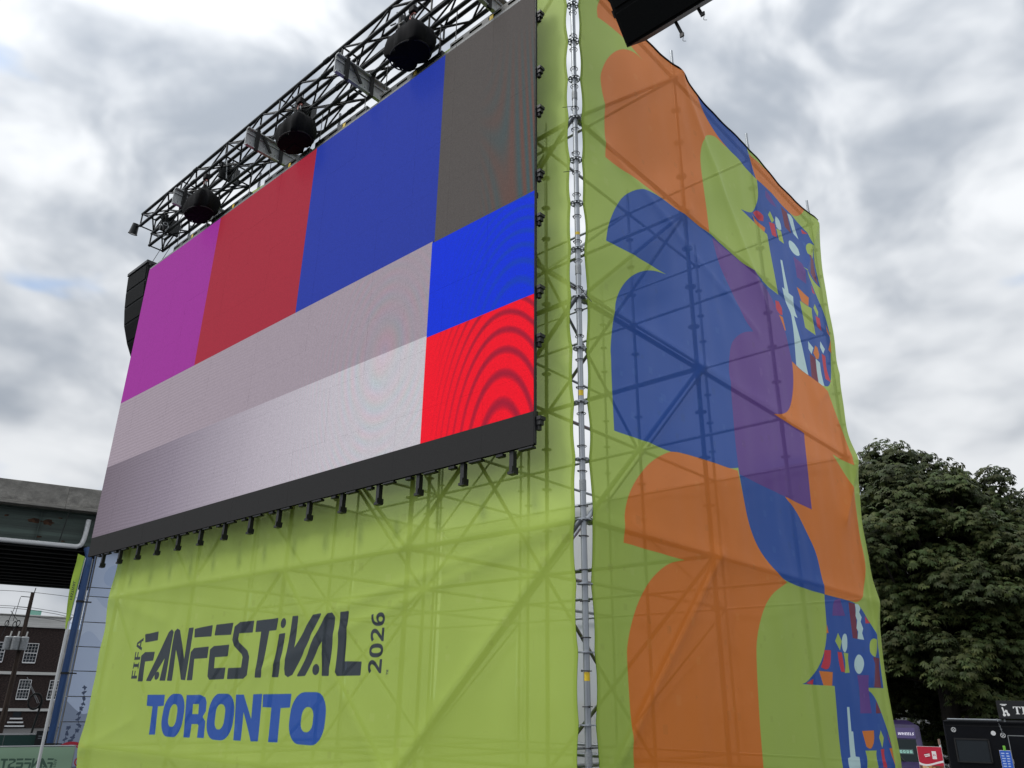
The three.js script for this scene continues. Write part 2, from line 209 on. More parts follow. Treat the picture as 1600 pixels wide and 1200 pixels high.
{
  const t = thing('side_banner', 'lime mesh banner printed with orange, blue and purple curved shapes on tower side', 'banner', [0.075, 0, -3.2]);
  const at = (u, y, off = 0) => { const z = edgeS(y) + (rightS(y) - edgeS(y)) * u, s = -z; const yy = y > TOP - 0.5 ? y + (topY(s) - TOP) * (y - TOP + 0.5) / 0.5 : y; return [pin(s) * relief(s, y, sideRidges) - 0.045 * (1 - pin(s)) + off, yy, z + 3.2]; };
  part('printed_cloth', sheet(0, 1, BOT, TOP, 170, 240, at, (q) => [-(q[2] - 3.2) / SZ1, q[1] / TOP]), M.bannerSide, t);
  part('hem', sheet(0, 1, BOT, TOP, 2, 230, (u, y) => at(0.0046 * (1 - u), y, -0.006), (q, u, v) => [u, v]), M.hem, t, 'doubled lime hem laced to the corner pole');
  { const c = []; for (let k = 0; k <= 48; k++) { const p = at(k / 48, TOP, 0.004); c.push(V(p[0], p[1] - 0.012, p[2])); } part('edge_rope', new THREE.TubeGeometry(new THREE.CatmullRomCurve3(c), 120, 0.011, 6), M.blackMatt, t, 'dark rope along the top edge'); }
  // cable ties lacing both hems to the corner pole
  const ring = new THREE.TorusGeometry(0.034, 0.0035, 5, 18).rotateX(Math.PI / 2), head = new THREE.SphereGeometry(0.0085, 8, 6), q = rng(9);
  for (let k = 2; k < 21; k++) for (const f of [0.20, 0.74]) {
    const y = 0.14 + (k + f + (q() - 0.5) * 0.14) * 0.5; if (y > 10.5) continue;
    const c = sub('cable_tie', t); c.position.set(-0.075, y, 3.2); c.rotation.z = (q() - 0.5) * 0.12;
    part('loop', ring, M.black, c).scale.set(1.08, 1, 1.08);
    const a = (q() < 0.5 ? 0.15 : 1.25) * Math.PI + q() * 0.3; const h = part('lock', head, M.black, c); h.position.set(Math.cos(a) * 0.036, 0, Math.abs(Math.sin(a)) * 0.036);
    if (k === 13 && f < 0.5 || k === 15 && f > 0.5 || k === 17 && f < 0.5) bar('tail', V(0.02, 0, 0.03), V(k === 13 ? 0.13 : -0.06, k === 13 ? -0.17 : -0.03, k === 13 ? -0.02 : 0.12), 0.003, M.black, c, 5);
  }
}

// ---------- scaffold tower ----------
const XS = [0, -2.1, -4.2, -6.3, -8.6], ZS = [0, -2.1, -4.2, -6.40];
{
  const t = thing('scaffold_tower', 'galvanised ringlock scaffold tower showing at the laced banner corner', 'scaffold');
  const hole = (sh, a, r, w) => { const p = new THREE.Path(); p.absarc(Math.cos(a) * r, Math.sin(a) * r, w, 0, Math.PI * 2, true); sh.holes.push(p); };
  const disc = new THREE.Shape(); disc.absarc(0, 0, 0.061, 0, Math.PI * 2); for (let k = 0; k < 8; k++) hole(disc, k * Math.PI / 4 + 0.2, 0.044, k % 2 ? 0.009 : 0.0125);
  const fine = new THREE.ExtrudeGeometry(disc, { depth: 0.009, bevelEnabled: false, curveSegments: 20 }).rotateX(-Math.PI / 2);
  const coarse = new THREE.CylinderGeometry(0.061, 0.061, 0.009, 14);
  const collar = new THREE.CylinderGeometry(0.0285, 0.0285, 0.09, 16), tubeG = new THREE.CylinderGeometry(0.0245, 0.0245, 10.85, 20), tubeC = new THREE.CylinderGeometry(0.0242, 0.0242, 10.85, 10), base = new THREE.BoxGeometry(0.15, 0.01, 0.15);
  const many = []; for (let k = 0; k < 22; k++) { const g = coarse.clone(); g.translate(0, 0.14 + 0.5 * k, 0); many.push(g); } const manyG = mergeGeometries(many);
  for (const x of XS) for (const z of ZS) {
    const corner = x === 0 && z === 0, s = sub('standard', t); s.position.set(x, 0, z);
    const m = part('tube', corner ? tubeG : tubeC, M.galv, s); m.position.y = 5.47;
    part('base_plate', base, M.galvDull, s).position.y = 0.012;
    const near = corner || (x === 0);
    if (near) for (let k = 0; k < 22; k++) part('rosette', fine, M.galv, s).position.y = 0.1355 + 0.5 * k;
    else { const r = part('rosettes', manyG, M.galv, s); r.userData.kind = 'stuff'; }
    if (near) for (let k = 0; k < 5; k++) part('joint_collar', collar, M.galvDull, s).position.y = 0.30 + 2 * k + (corner ? 0.62 : 0.2);
    part('spigot', unitCyl(10), M.galv, s).scale.set(0.019, 0.30, 0.019); s.children[s.children.length - 1].position.y = 10.95;
    if (corner) for (const [y, h] of [[3.47, 0.062], [5.72, 0.05], [8.9, 0.04], [7.3, 0.03]]) {
      const g = new THREE.CylinderGeometry(0.0252, 0.0252, h, 12, 1, true, -0.2, 1.9); part('yellow_sticker', g, M.yellow, s).position.y = y;
    }
  }
  const wedge = new THREE.BoxGeometry(0.075, 0.055, 0.03), heads = (a, b) => { const d = V().subVectors(b, a).normalize(); for (const [p, k] of [[a, 1], [b, -1]]) { const m = part('wedge_head', wedge, M.galvDull, t); m.position.copy(p).addScaledVector(d, 0.062 * k); m.rotation.y = Math.atan2(-d.z, d.x); } };
  const ledger = (a, b) => bar('ledger', a, b, 0.0235, M.galv, t), brace = (a, b) => bar('diagonal_brace', a, b, 0.021, M.galv, t);
  for (const y of LEVELS) {
    for (const z of ZS) for (let i = 0; i < 4; i++) { const a = V(XS[i], y, z), b = V(XS[i + 1], y, z); ledger(a, b); if (z === 0 && i === 0) heads(a, b); }
    for (const x of XS) for (let i = 0; i < 3; i++) { const a = V(x, y, ZS[i]), b = V(x, y, ZS[i + 1]); ledger(a, b); if (x === 0 && i === 0) heads(a, b); }
  }
  for (let l = 0; l < 5; l++) {
    const y0 = LEVELS[l], y1 = LEVELS[l + 1];
    brace(V(0.03, y0, 0), V(0.03, y1, ZS[1]));
    for (let i = 0; i < 4; i++) {
      const up = i % 2 === 0; brace(V(XS[i], up ? y1 : y0, 0.03), V(XS[i + 1], up ? y0 : y1, 0.03));
      if (i < 3 && (l + i) % 2) brace(V(XS[i], (l + i) % 2 ? y1 : y0, ZS[1] - 0.03), V(XS[i + 1], (l + i) % 2 ? y0 : y1, ZS[1] - 0.03));
      if (i % 2) brace(V(XS[i], l % 2 ? y1 : y0, ZS[3]), V(XS[i + 1], l % 2 ? y0 : y1, ZS[3]));
    }
    for (const x of XS.slice(1, 4)) { brace(V(x - 0.03, l % 2 ? y0 : y1, 0), V(x - 0.03, l % 2 ? y1 : y0, ZS[1])); if (x === XS[1] || x === XS[3]) brace(V(x - 0.03, l % 2 ? y1 : y0, ZS[1]), V(x - 0.03, l % 2 ? y0 : y1, ZS[2])); }
  }
}
// ---------- video screen ----------
const SW = 8.985, SH = 5.06, SX0 = -9.255, SY0 = 5.25, SZ = 0.30;
{
  const X = x => (x + 9.255) / SW, Y = y => (SY0 + SH - (y + 1.7)) / SH;      // wall metres -> picture fractions
  const noise = createNoise2D(rng(31));
  const tex = canvasTex(2048, 1152, (g, w, h) => {
    const R = (x0, x1, y1, y0, c) => { g.fillStyle = c; g.fillRect(X(x0) * w, Y(y1) * h, (X(x1) - X(x0)) * w + 1, (Y(y0) - Y(y1)) * h + 1); };
    R(-9.26, -6.78, 8.7, 6.07, '#9a3396'); R(-6.78, -4.2, 8.7, 6.07, '#a12a3b'); R(-4.2, -1.645, 8.7, 6.07, '#273aa0'); R(-1.645, -0.27, 8.7, 6.05, '#55514f');
    R(-9.26, -1.68, 6.07, 4.97, '#a0949f'); R(-1.68, -0.27, 6.05, 4.95, '#0a32d8'); R(-1.68, -0.27, 4.95, 3.84, '#f30d26');
    const ramp = g.createLinearGradient(0, 0, X(-1.68) * w, 0);                       // the luminance ramp of the test card itself
    ramp.addColorStop(0, '#746a75'); ramp.addColorStop(0.3, '#8b8290'); ramp.addColorStop(0.62, '#b4adb8'); ramp.addColorStop(0.8, '#c2bdc6'); ramp.addColorStop(1, '#c6c3ca');
    g.fillStyle = ramp; g.fillRect(0, Y(4.97) * h, X(-1.68) * w, (Y(3.84) - Y(4.97)) * h);
    R(-9.26, -0.27, 3.84, 3.5, '#2b2b2b');
    // pixel pitch noise, plus camera moire bands painted into the emitted colours
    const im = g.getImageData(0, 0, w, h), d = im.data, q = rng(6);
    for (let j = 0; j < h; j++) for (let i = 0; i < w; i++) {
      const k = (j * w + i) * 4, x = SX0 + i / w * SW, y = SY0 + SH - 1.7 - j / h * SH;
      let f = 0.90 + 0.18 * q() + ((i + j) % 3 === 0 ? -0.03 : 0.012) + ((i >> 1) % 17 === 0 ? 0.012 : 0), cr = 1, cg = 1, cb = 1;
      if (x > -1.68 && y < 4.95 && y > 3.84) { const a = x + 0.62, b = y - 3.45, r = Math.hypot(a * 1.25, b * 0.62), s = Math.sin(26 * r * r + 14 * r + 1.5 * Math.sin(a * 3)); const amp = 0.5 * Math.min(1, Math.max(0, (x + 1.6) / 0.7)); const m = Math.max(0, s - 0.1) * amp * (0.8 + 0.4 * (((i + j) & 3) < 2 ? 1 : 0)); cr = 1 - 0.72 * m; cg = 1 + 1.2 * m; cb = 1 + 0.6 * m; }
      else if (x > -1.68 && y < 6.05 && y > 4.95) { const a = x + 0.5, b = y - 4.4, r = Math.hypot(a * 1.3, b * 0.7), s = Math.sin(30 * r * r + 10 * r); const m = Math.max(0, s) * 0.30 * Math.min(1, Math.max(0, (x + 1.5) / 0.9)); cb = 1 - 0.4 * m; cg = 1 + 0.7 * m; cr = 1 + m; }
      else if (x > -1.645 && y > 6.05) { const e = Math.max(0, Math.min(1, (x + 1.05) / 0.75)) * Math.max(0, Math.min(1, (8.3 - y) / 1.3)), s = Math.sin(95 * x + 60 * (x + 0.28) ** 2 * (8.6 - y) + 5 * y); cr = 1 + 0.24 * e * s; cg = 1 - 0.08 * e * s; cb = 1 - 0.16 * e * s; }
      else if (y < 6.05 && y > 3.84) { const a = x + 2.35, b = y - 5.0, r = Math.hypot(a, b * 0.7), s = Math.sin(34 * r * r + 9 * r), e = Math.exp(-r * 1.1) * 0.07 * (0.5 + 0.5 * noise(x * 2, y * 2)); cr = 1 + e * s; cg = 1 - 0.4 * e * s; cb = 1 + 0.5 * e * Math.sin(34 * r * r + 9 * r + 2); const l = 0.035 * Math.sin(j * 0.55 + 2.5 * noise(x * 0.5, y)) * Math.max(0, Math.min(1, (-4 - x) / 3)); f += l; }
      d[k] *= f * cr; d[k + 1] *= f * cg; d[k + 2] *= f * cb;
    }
    g.putImageData(im, 0, 0); g.fillStyle = '#000'; g.fillRect(0, h - 4, 6, 4);
  });
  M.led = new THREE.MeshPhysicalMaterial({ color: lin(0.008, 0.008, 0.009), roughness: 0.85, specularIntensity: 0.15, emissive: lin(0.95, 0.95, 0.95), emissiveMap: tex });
  const t = thing('video_screen', 'giant outdoor video wall showing colour bar test card', 'screen', [SX0 + SW / 2, SY0, SZ]);
  const NX = 15, NY = 8, pw = SW / NX, ph = SH / NY, g0 = 0.0003;
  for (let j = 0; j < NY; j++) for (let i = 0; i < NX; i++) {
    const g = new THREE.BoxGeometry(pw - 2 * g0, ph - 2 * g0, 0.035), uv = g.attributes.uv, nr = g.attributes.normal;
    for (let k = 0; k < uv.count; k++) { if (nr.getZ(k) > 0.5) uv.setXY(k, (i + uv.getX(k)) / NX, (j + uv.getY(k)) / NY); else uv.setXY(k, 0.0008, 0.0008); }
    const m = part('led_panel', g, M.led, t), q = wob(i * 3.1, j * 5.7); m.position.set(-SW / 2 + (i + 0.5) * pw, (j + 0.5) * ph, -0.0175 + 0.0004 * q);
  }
  box('back_frame', [SW - 0.1, 0.06, 0.08], [0, 0.3, -0.078], M.black, t); box('back_frame', [SW - 0.1, 0.06, 0.08], [0, SH - 0.3, -0.078], M.black, t); box('back_frame', [SW - 0.1, 0.06, 0.08], [0, SH / 2, -0.078], M.black, t);
  const rim = std(lin(0.30, 0.31, 0.31), 0.55, 0.2, { map: grainA });
  for (let i = 0; i < NX; i++) { box('top_rim', [pw - 0.004, 0.035, 0.072], [-SW / 2 + (i + 0.5) * pw, SH + 0.0185, -0.038], rim, t, 0.004); }
  // hanging bars with slots along the top edge
  const slot = new THREE.Shape(); slot.moveTo(-0.57, 0); slot.lineTo(0.57, 0); slot.lineTo(0.57, 0.10); slot.lineTo(-0.57, 0.10);
  for (let k = 0; k < 4; k++) { const p = new THREE.Path(), x = -0.45 + 0.3 * k; p.moveTo(x - 0.1, 0.035); p.lineTo(x + 0.1, 0.035); p.lineTo(x + 0.1, 0.07); p.lineTo(x - 0.1, 0.07); slot.holes.push(p); }
  const barG = new THREE.ExtrudeGeometry(slot, { depth: 0.05, bevelEnabled: false });
  const shackle = new THREE.TorusGeometry(0.03, 0.008, 6, 12);
  for (const x of [-7.85, -6.55, -5.0, -3.72, -2.30, -1.02]) {
    const b = part('hanging_bar', barG, M.trussBlack, t); b.position.set(x - (SX0 + SW / 2), SH + 0.04, -0.065);
    for (const s of [-1, 1]) { const k = part('shackle', shackle, M.galv, b); k.position.set(s * 0.5, 0.10, 0.03); bar('hanging_wire', V(s * 0.5, 0.1, 0.03), V(s * 0.5, 0.63, 0.03), 0.006, M.black, b, 6); }
    const y = part('yellow_label', new THREE.BoxGeometry(0.055, 0.06, 0.004), M.yellow, b); y.position.set(0.1, 0.04, 0.053);
  }
  // locating pins along the lower edge with cable loops between them
  const pin = mergeGeometries([bg(0.045, 0.2, 0.045, 0, -0.1, 0), bg(0.07, 0.025, 0.06, 0, -0.19, 0), bg(0.012, 0.05, 0.08, 0.02, -0.165, 0)]);
  for (let k = 0; k < 15; k++) {
    const x = -0.535 - 0.587 * k - (SX0 + SW / 2); if (x < -SW / 2) continue;
    part('locating_pin', pin, M.black, t).position.set(x, 0.002, -0.045);
    box('edge_latch', [0.16, 0.022, 0.05], [x + 0.17, -0.013, -0.03], M.black, t, 0.006); box('edge_latch', [0.08, 0.03, 0.05], [x - 0.13, -0.017, -0.035], M.black, t, 0.006);
  }
  const clampG = mergeGeometries([bg(0.05, 0.075, 0.05, 0.025, 0, 0), bg(0.032, 0.12, 0.035, 0.016, -0.02, 0), bg(0.04, 0.03, 0.07, 0.04, 0.02, 0)]);
  for (const y of [8.27, 7.52, 7.02, 6.25, 5.757, 5.0, 4.52, 3.76]) part('side_latch', clampG, M.black, t).position.set(SW / 2, y + 1.7 - SY0, -0.05);
  const side = mergeGeometries([bg(0.006, SH - 0.02, 0.03, SW / 2 + 0.003, SH / 2, -0.018)]); part('side_trim', side, M.black, t);
}

// ---------- lighting trusses over the screen ----------
function truss(name, label, y0, z0) {
  const L = 9.6, a = 0.25, n = 19, m = L / n, t = thing(name, label, 'truss', [-4.8, y0, z0], 0, 'lighting trusses above the video screen');
  const C = [[0, 0], [0, a], [a, a], [a, 0]];                                 // [z, y]
  for (const [z, y] of C) bar('chord', V(-L / 2, y, z), V(L / 2, y, z), 0.027, M.trussBlack, t, 10);
  for (let f = 0; f < 4; f++) {
    const [z0, y0] = C[f], [z1, y1] = C[(f + 1) % 4];
    for (let i = 0; i <= n; i++) { const x = -L / 2 + i * m; if (i % 3 === 0) bar('cross_strut', V(x, y0, z0), V(x, y1, z1), 0.014, M.trussBlack, t, 6);
      if (i < n) { const s = (i + f) % 2; bar('diagonal', V(x, s ? y1 : y0, s ? z1 : z0), V(x + m, s ? y0 : y1, s ? z0 : z1), 0.014, M.trussBlack, t, 6); } }
  }
  for (const x of [-L / 2 + 2.0, L / 2 - 3.9]) for (const [z, y] of C) { const k = part('coupler', unitCyl(10), M.darkSteel, t); k.scale.set(0.033, 0.12, 0.033); k.rotation.z = Math.PI / 2; k.position.set(x, y, z); }
  return t;
}
truss('lighting_truss', 'black box truss directly above the screen, the lower of the two', 10.97, 0.02);
truss('lighting_truss', 'black box truss above the screen, the upper and outer one', 11.28, 0.25);
// steel outrigger beams that carry the trusses
[[-7.5, 'leftmost of the grey steel outrigger beams crossing under the trusses'], [-5.3, 'grey steel outrigger beam above the red bar of the screen'], [-3.17, 'grey steel outrigger beam above the blue bar of the screen'], [-1.03, 'rightmost grey steel outrigger beam, cut by the top of the photo']].forEach(([x, label]) => {
  const t = thing('outrigger_beam', label, 'beam', [x, 10.655, 0.03], 0, 'outrigger beams under the trusses');
  const web = new THREE.Shape(); web.moveTo(-0.25, 0); web.lineTo(0.78, 0); web.lineTo(0.78, 0.27); web.lineTo(-0.25, 0.27);
  for (const [z, y, r] of [[0.7, 0.22, 0.012], [0.7, 0.06, 0.012], [0.56, 0.22, 0.011], [0.48, 0.1, 0.013], [0.36, 0.21, 0.012], [0.3, 0.07, 0.014], [0.18, 0.17, 0.014], [0.05, 0.1, 0.012]]) { const p = new THREE.Path(); p.absarc(z, y, r, 0, 7, true); web.holes.push(p); }
  const g = new THREE.ExtrudeGeometry(web, { depth: 0.014, bevelEnabled: true, bevelSize: 0.003, bevelThickness: 0.003, bevelSegments: 1, curveSegments: 8 }).rotateY(-Math.PI / 2);
  part('web_plate', g, M.plate, t);
  box('flange', [0.05, 0.018, 1.03], [0.022, 0.279, 0.265], M.plate, t); box('flange', [0.05, 0.018, 1.03], [0.022, -0.009, 0.265], M.plate, t); box('rib', [0.014, 0.012, 1.02], [0.012, 0.2, 0.27], M.plate, t);
  for (const z of [0.62, 0.22]) { box('strap', [0.03, 0.37, 0.06], [0.034, 0.14, z], M.strap, t, 0.008); }
  const d = box('strap', [0.02, 0.27, 0.05], [0.045, 0.15, 0.47], M.strap, t, 0.008); d.rotation.x = 0.6;
});
// chain hoists in black rain covers
[[-7.12, 'black fabric covered chain hoist above the magenta bar'], [-4.46, 'black fabric covered chain hoist above the red and blue bars'], [-2.06, 'largest black fabric covered chain hoist, nearest the top of photo']].forEach(([x, label], n) => {
  const t = thing('covered_chain_hoist', label, 'chain hoist', [x, 10.22, 0.50], 0, 'covered chain hoists under the trusses');
  const prof = [[0.02, 0.80], [0.045, 0.73], [0.10, 0.66], [0.20, 0.58], [0.29, 0.49], [0.32, 0.38], [0.315, 0.30], [0.30, 0.23], [0.27, 0.19], [0.0, 0.18]].reverse();
  const g = new THREE.LatheGeometry(prof.map(([r, y]) => new THREE.Vector2(r, y)), 64), p = g.attributes.position;
  for (let i = 0; i < p.count; i++) { const px = p.getX(i), py = p.getY(i), pz = p.getZ(i), a = Math.atan2(pz, px), r = Math.hypot(px, pz); const sq = Math.pow(Math.pow(Math.abs(Math.cos(a)), 5) + Math.pow(Math.abs(Math.sin(a)), 5), -0.2); const f = 0.84 * sq * (1 + 0.05 * Math.abs(Math.sin(3.5 * a + n + py * 4)) + 0.07 * Math.cos(Math.round(a * 2.5) * 9 + n) * Math.min(1, (0.8 - py) * 2.2) + 0.05 * wob(a * 1.3 + n * 7, py * 5)); p.setXYZ(i, Math.cos(a) * r * f * 1.06, py + 0.015 * wob(a * 2, n + r * 6), Math.sin(a) * r * f * 0.72); }
  g.computeVertexNormals(); part('rain_cover', g, M.bag, t);
  for (const s of [-1, 1]) bar('chain', V(s * 0.02, 0.75, 0), V(s * 0.02, 1.14, -0.02), 0.012, M.galvDull, t, 6);
  const hk = part('hook', new THREE.TorusGeometry(0.045, 0.014, 6, 14, 4.6), std(lin(0.25, 0.05, 0.03), 0.5), t); hk.position.y = 0.82;
  box('hook_block', [0.1, 0.09, 0.08], [0, 0.92, 0], M.blackMatt, t, 0.012);
  part('draw_cord', new THREE.TorusGeometry(0.27, 0.009, 5, 24).rotateX(Math.PI / 2).scale(1.05, 1, 0.76), M.strap, t).position.y = 0.20;
});
{ // rigging plates and slings among the chords
  const list = [[-8.9, 11.1, 'rigging clamp with slings on the truss above the magenta bar corner'], [-6.9, 11.25, 'rigging clamp with slings on the truss right of first outrigger beam'], [-4.75, 11.3, 'rigging clamp with slings above the middle covered hoist'], [-2.45, 11.3, 'rigging clamp with slings above the largest covered hoist']];
  list.forEach(([x, y, label], n) => {
    const t = thing('rigging_clamp', label, 'clamp', [x, y, 0.24], 0, 'rigging clamps on the trusses'), q = rng(60 + n);
    box('clamp_plate', [0.05, 0.3, 0.34], [0, 0, 0], M.trussBlack, t, 0.01);
    for (let k = 0; k < 5; k++) bar('sling', V((q() - 0.5) * 0.16, 0.22, (q() - 0.5) * 0.4), V((q() - 0.5) * 0.3, -0.2, (q() - 0.5) * 0.35), 0.012, k % 3 ? M.strap : M.galvDull, t, 6);
    for (let k = 0; k < 3; k++) { const s = part('shackle', new THREE.TorusGeometry(0.035, 0.01, 6, 12), k ? M.galvDull : M.darkSteel, t); s.position.set((q() - 0.5) * 0.2, (q() - 0.5) * 0.3, 0.1 + q() * 0.1); s.rotation.set(q() * 3, q() * 3, 0); }
  });
}
{
  const t = thing('security_camera', 'small black cylindrical camera on the far left truss end', 'camera', [-9.7, 11.30, 0.50]);
  const b = part('housing', new THREE.CylinderGeometry(0.055, 0.075, 0.2, 20), M.trussBlack, t); b.position.set(-0.06, -0.03, 0.03); b.rotation.z = -0.35;
  const r = part('rim', new THREE.TorusGeometry(0.073, 0.01, 8, 22).rotateX(Math.PI / 2), M.black, b); r.position.y = -0.1;
  part('lens', new THREE.CylinderGeometry(0.066, 0.066, 0.012, 20), M.glassDark, b).position.y = -0.097;
  bar('yoke', V(-0.05, 0, 0.02), V(0.12, 0.0, -0.02), 0.018, M.trussBlack, t, 8);
}
// ---------- line array loudspeakers ----------
function lineArray(label, pos, wire) {
  const t = thing('line_array_loudspeaker', label, 'loudspeaker', pos, 0, 'line arrays either side of the screen');
  const tilt = [4, 6, 10, 20, 27, 33, 38], H = 0.345, W = 0.86; let y = 0, z = 0;
  const prof = new THREE.Shape(); prof.moveTo(0, 0.004); prof.lineTo(0, H - 0.004); prof.lineTo(-0.5, H - 0.07); prof.lineTo(-0.5, 0.07);
  const cab = new THREE.ExtrudeGeometry(prof, { depth: W, bevelEnabled: true, bevelSize: 0.004, bevelThickness: 0.004, bevelSegments: 1 }).rotateY(-Math.PI / 2); cab.translate(W, -H, 0);
  tilt.forEach((d, i) => {
    const c = sub('cabinet', t); c.position.set(0, y, z); c.rotation.x = d * RAD;
    part('shell', cab, M.cab ??= new THREE.MeshPhysicalMaterial({ color: lin(0.006, 0.0065, 0.007), roughness: 0.6, specularIntensity: 0.35, map: grainA }), c);
    box('grille', [W - 0.05, H - 0.045, 0.014], [W / 2, -H / 2, 0.010], M.grille ??= new THREE.MeshPhysicalMaterial({ color: lin(0.009, 0.010, 0.0105), roughness: 0.8, specularIntensity: 0.3, map: rep(grainA, 4, 3) }), c, 0.005);
    for (const s of [0.012, W - 0.012]) { box('rigging_link', [0.02, 0.07, 0.04], [s < 0.1 ? -0.012 : W + 0.012, -0.01, -0.03], M.black, c); }
    y -= H * Math.cos(d * RAD); z -= H * Math.sin(d * RAD);
  });
  box('flying_frame', [W, 0.07, 0.5], [W / 2, 0.04, -0.22], M.black, t, 0.01); box('lifting_lug', [0.06, 0.1, 0.08], [W * 0.55, 0.11, -0.1], M.darkSteel, t);
  for (const s of [0.1, W - 0.1]) bar('hanging_wire', V(s, 0.07, -0.22), V(wire ? s + wire[0] : s, wire ? wire[1] : 2.2, -0.22), 0.006, M.galvDull, t, 6);
  if (!wire) t.position.set(pos[0], pos[1] - y, pos[2] - z); return { t, y, z, W };
}
lineArray('black line array loudspeaker partly hidden behind the left edge of screen', [-11.02, 10.93, 0.02], [1.6, 1.1]);
{
  const a = lineArray('black line array loudspeaker hanging at the top edge of photo beside the tower', [0.645, 9.13, 0.0]);
  // webbing tails on its lowest cabinet
  for (const [x, l] of [[0.50, 0.20], [0.72, 0.10]]) {
    const s = sub('webbing_tail', a.t); s.position.set(x, a.y + 0.035, a.z - 0.06);
    const strip = box('webbing', [0.03, l, 0.006], [0.0, -l / 2, 0], M.strap, s); strip.rotation.z = 0.28; strip.position.x = 0.02;
    box('buckle', [0.042, 0.045, 0.016], [0.045, -l - 0.005, 0], M.black, s, 0.005);
    part('loose_thread', new THREE.TubeGeometry(new THREE.CatmullRomCurve3([V(0.04, -l, 0), V(0.065, -l - 0.03, 0.01), V(0.05, -l - 0.075, 0), V(0.08, -l - 0.10, 0)]), 12, 0.0025, 5), M.strap, s);
  }
}
// ---------- elevated motorway on the left ----------
const rr = rng(123);
{
  const t = thing('elevated_highway', 'concrete and green steel elevated highway crossing behind the screen', 'viaduct', [-34.59, 0, -6.59], 72.4 * RAD);
  const U0 = -60, U1 = 12, L = 3.2;
  for (let u = U0; u < U1; u += L) { const near = u > -16 && u < 10; box('parapet_panel', [L - 0.001, 0.92, 0.28], [u + L / 2, 11.54, -0.06], M.concrete, t, 0.02); if (near) box('edge_beam', [L - 0.012, 0.14, 0.5], [u + L / 2, 11.005, 0.02], M.concrete, t, 0.015); }
  box('deck_slab', [U1 - U0, 0.28, 18], [(U0 + U1) / 2, 11.07, -9.3], M.concrete, t);
  const ig = (w, f) => mergeGeometries([bg(U1 - U0, 1.40, 0.03, 0, 0, 0), bg(U1 - U0, 0.04, f, 0, 0.70, 0), bg(U1 - U0, 0.05, f, 0, -0.71, 0)]);
  const G1 = ig(0.03, 0.4);
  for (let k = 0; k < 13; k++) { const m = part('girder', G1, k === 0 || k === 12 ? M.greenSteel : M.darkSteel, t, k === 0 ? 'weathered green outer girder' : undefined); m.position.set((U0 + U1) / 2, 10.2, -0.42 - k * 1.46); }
  for (let u = -40; u < 10; u += 2.45) box('web_stiffener', [0.025, 1.33, 0.16], [u + 0.75, 10.2, -0.32], M.greenSteel, t);
  for (let u = -30; u < 11; u += 4.9) box('cross_frame', [0.2, 0.9, 17], [u, 10.35, -9.1], M.darkSteel, t);
  const rust = std(lin(0.13, 0.06, 0.03), 0.95, 0, { map: grainB });
  for (const [u, y, w, h] of [[-0.25, 10.40, 0.75, 0.24], [0.3, 10.38, 0.5, 0.3], [-1.35, 10.5, 0.22, 0.12], [0.05, 9.72, 0.3, 0.1], [1.0, 9.62, 0.22, 0.07], [0.72, 10.62, 0.22, 0.06]]) { const s = new THREE.Shape(), q = rng(Math.round(u * 100) + 900); for (let k = 0; k < 11; k++) { const a = k / 11 * 6.283, r = 0.6 + 0.5 * q(); const X = Math.cos(a) * w * r / 2, Y = Math.sin(a) * h * r / 2; k ? s.lineTo(X, Y) : s.moveTo(X, Y); } part('rust_patch', new THREE.ShapeGeometry(s), rust, t).position.set(u, y, -0.4); }
  bar('gutter_pipe', V(U0, 9.40, 0.10), V(1.62, 9.36, 0.10), 0.105, M.whitePaint, t, 16);
  part('pipe_elbow', new THREE.TubeGeometry(new THREE.CatmullRomCurve3([V(1.5, 9.36, 0.1), V(1.7, 9.42, 0.1), V(1.80, 9.7, 0.08), V(1.84, 10.6, 0.0)]), 20, 0.1, 12), M.whitePaint, t);
  for (let u = -14; u < 2; u += 3.2) bar('pipe_hanger', V(u + 2.05, 9.3, 0.1), V(u + 2.2, 10.93, 0.12), 0.025, M.darkSteel, t, 6);
}
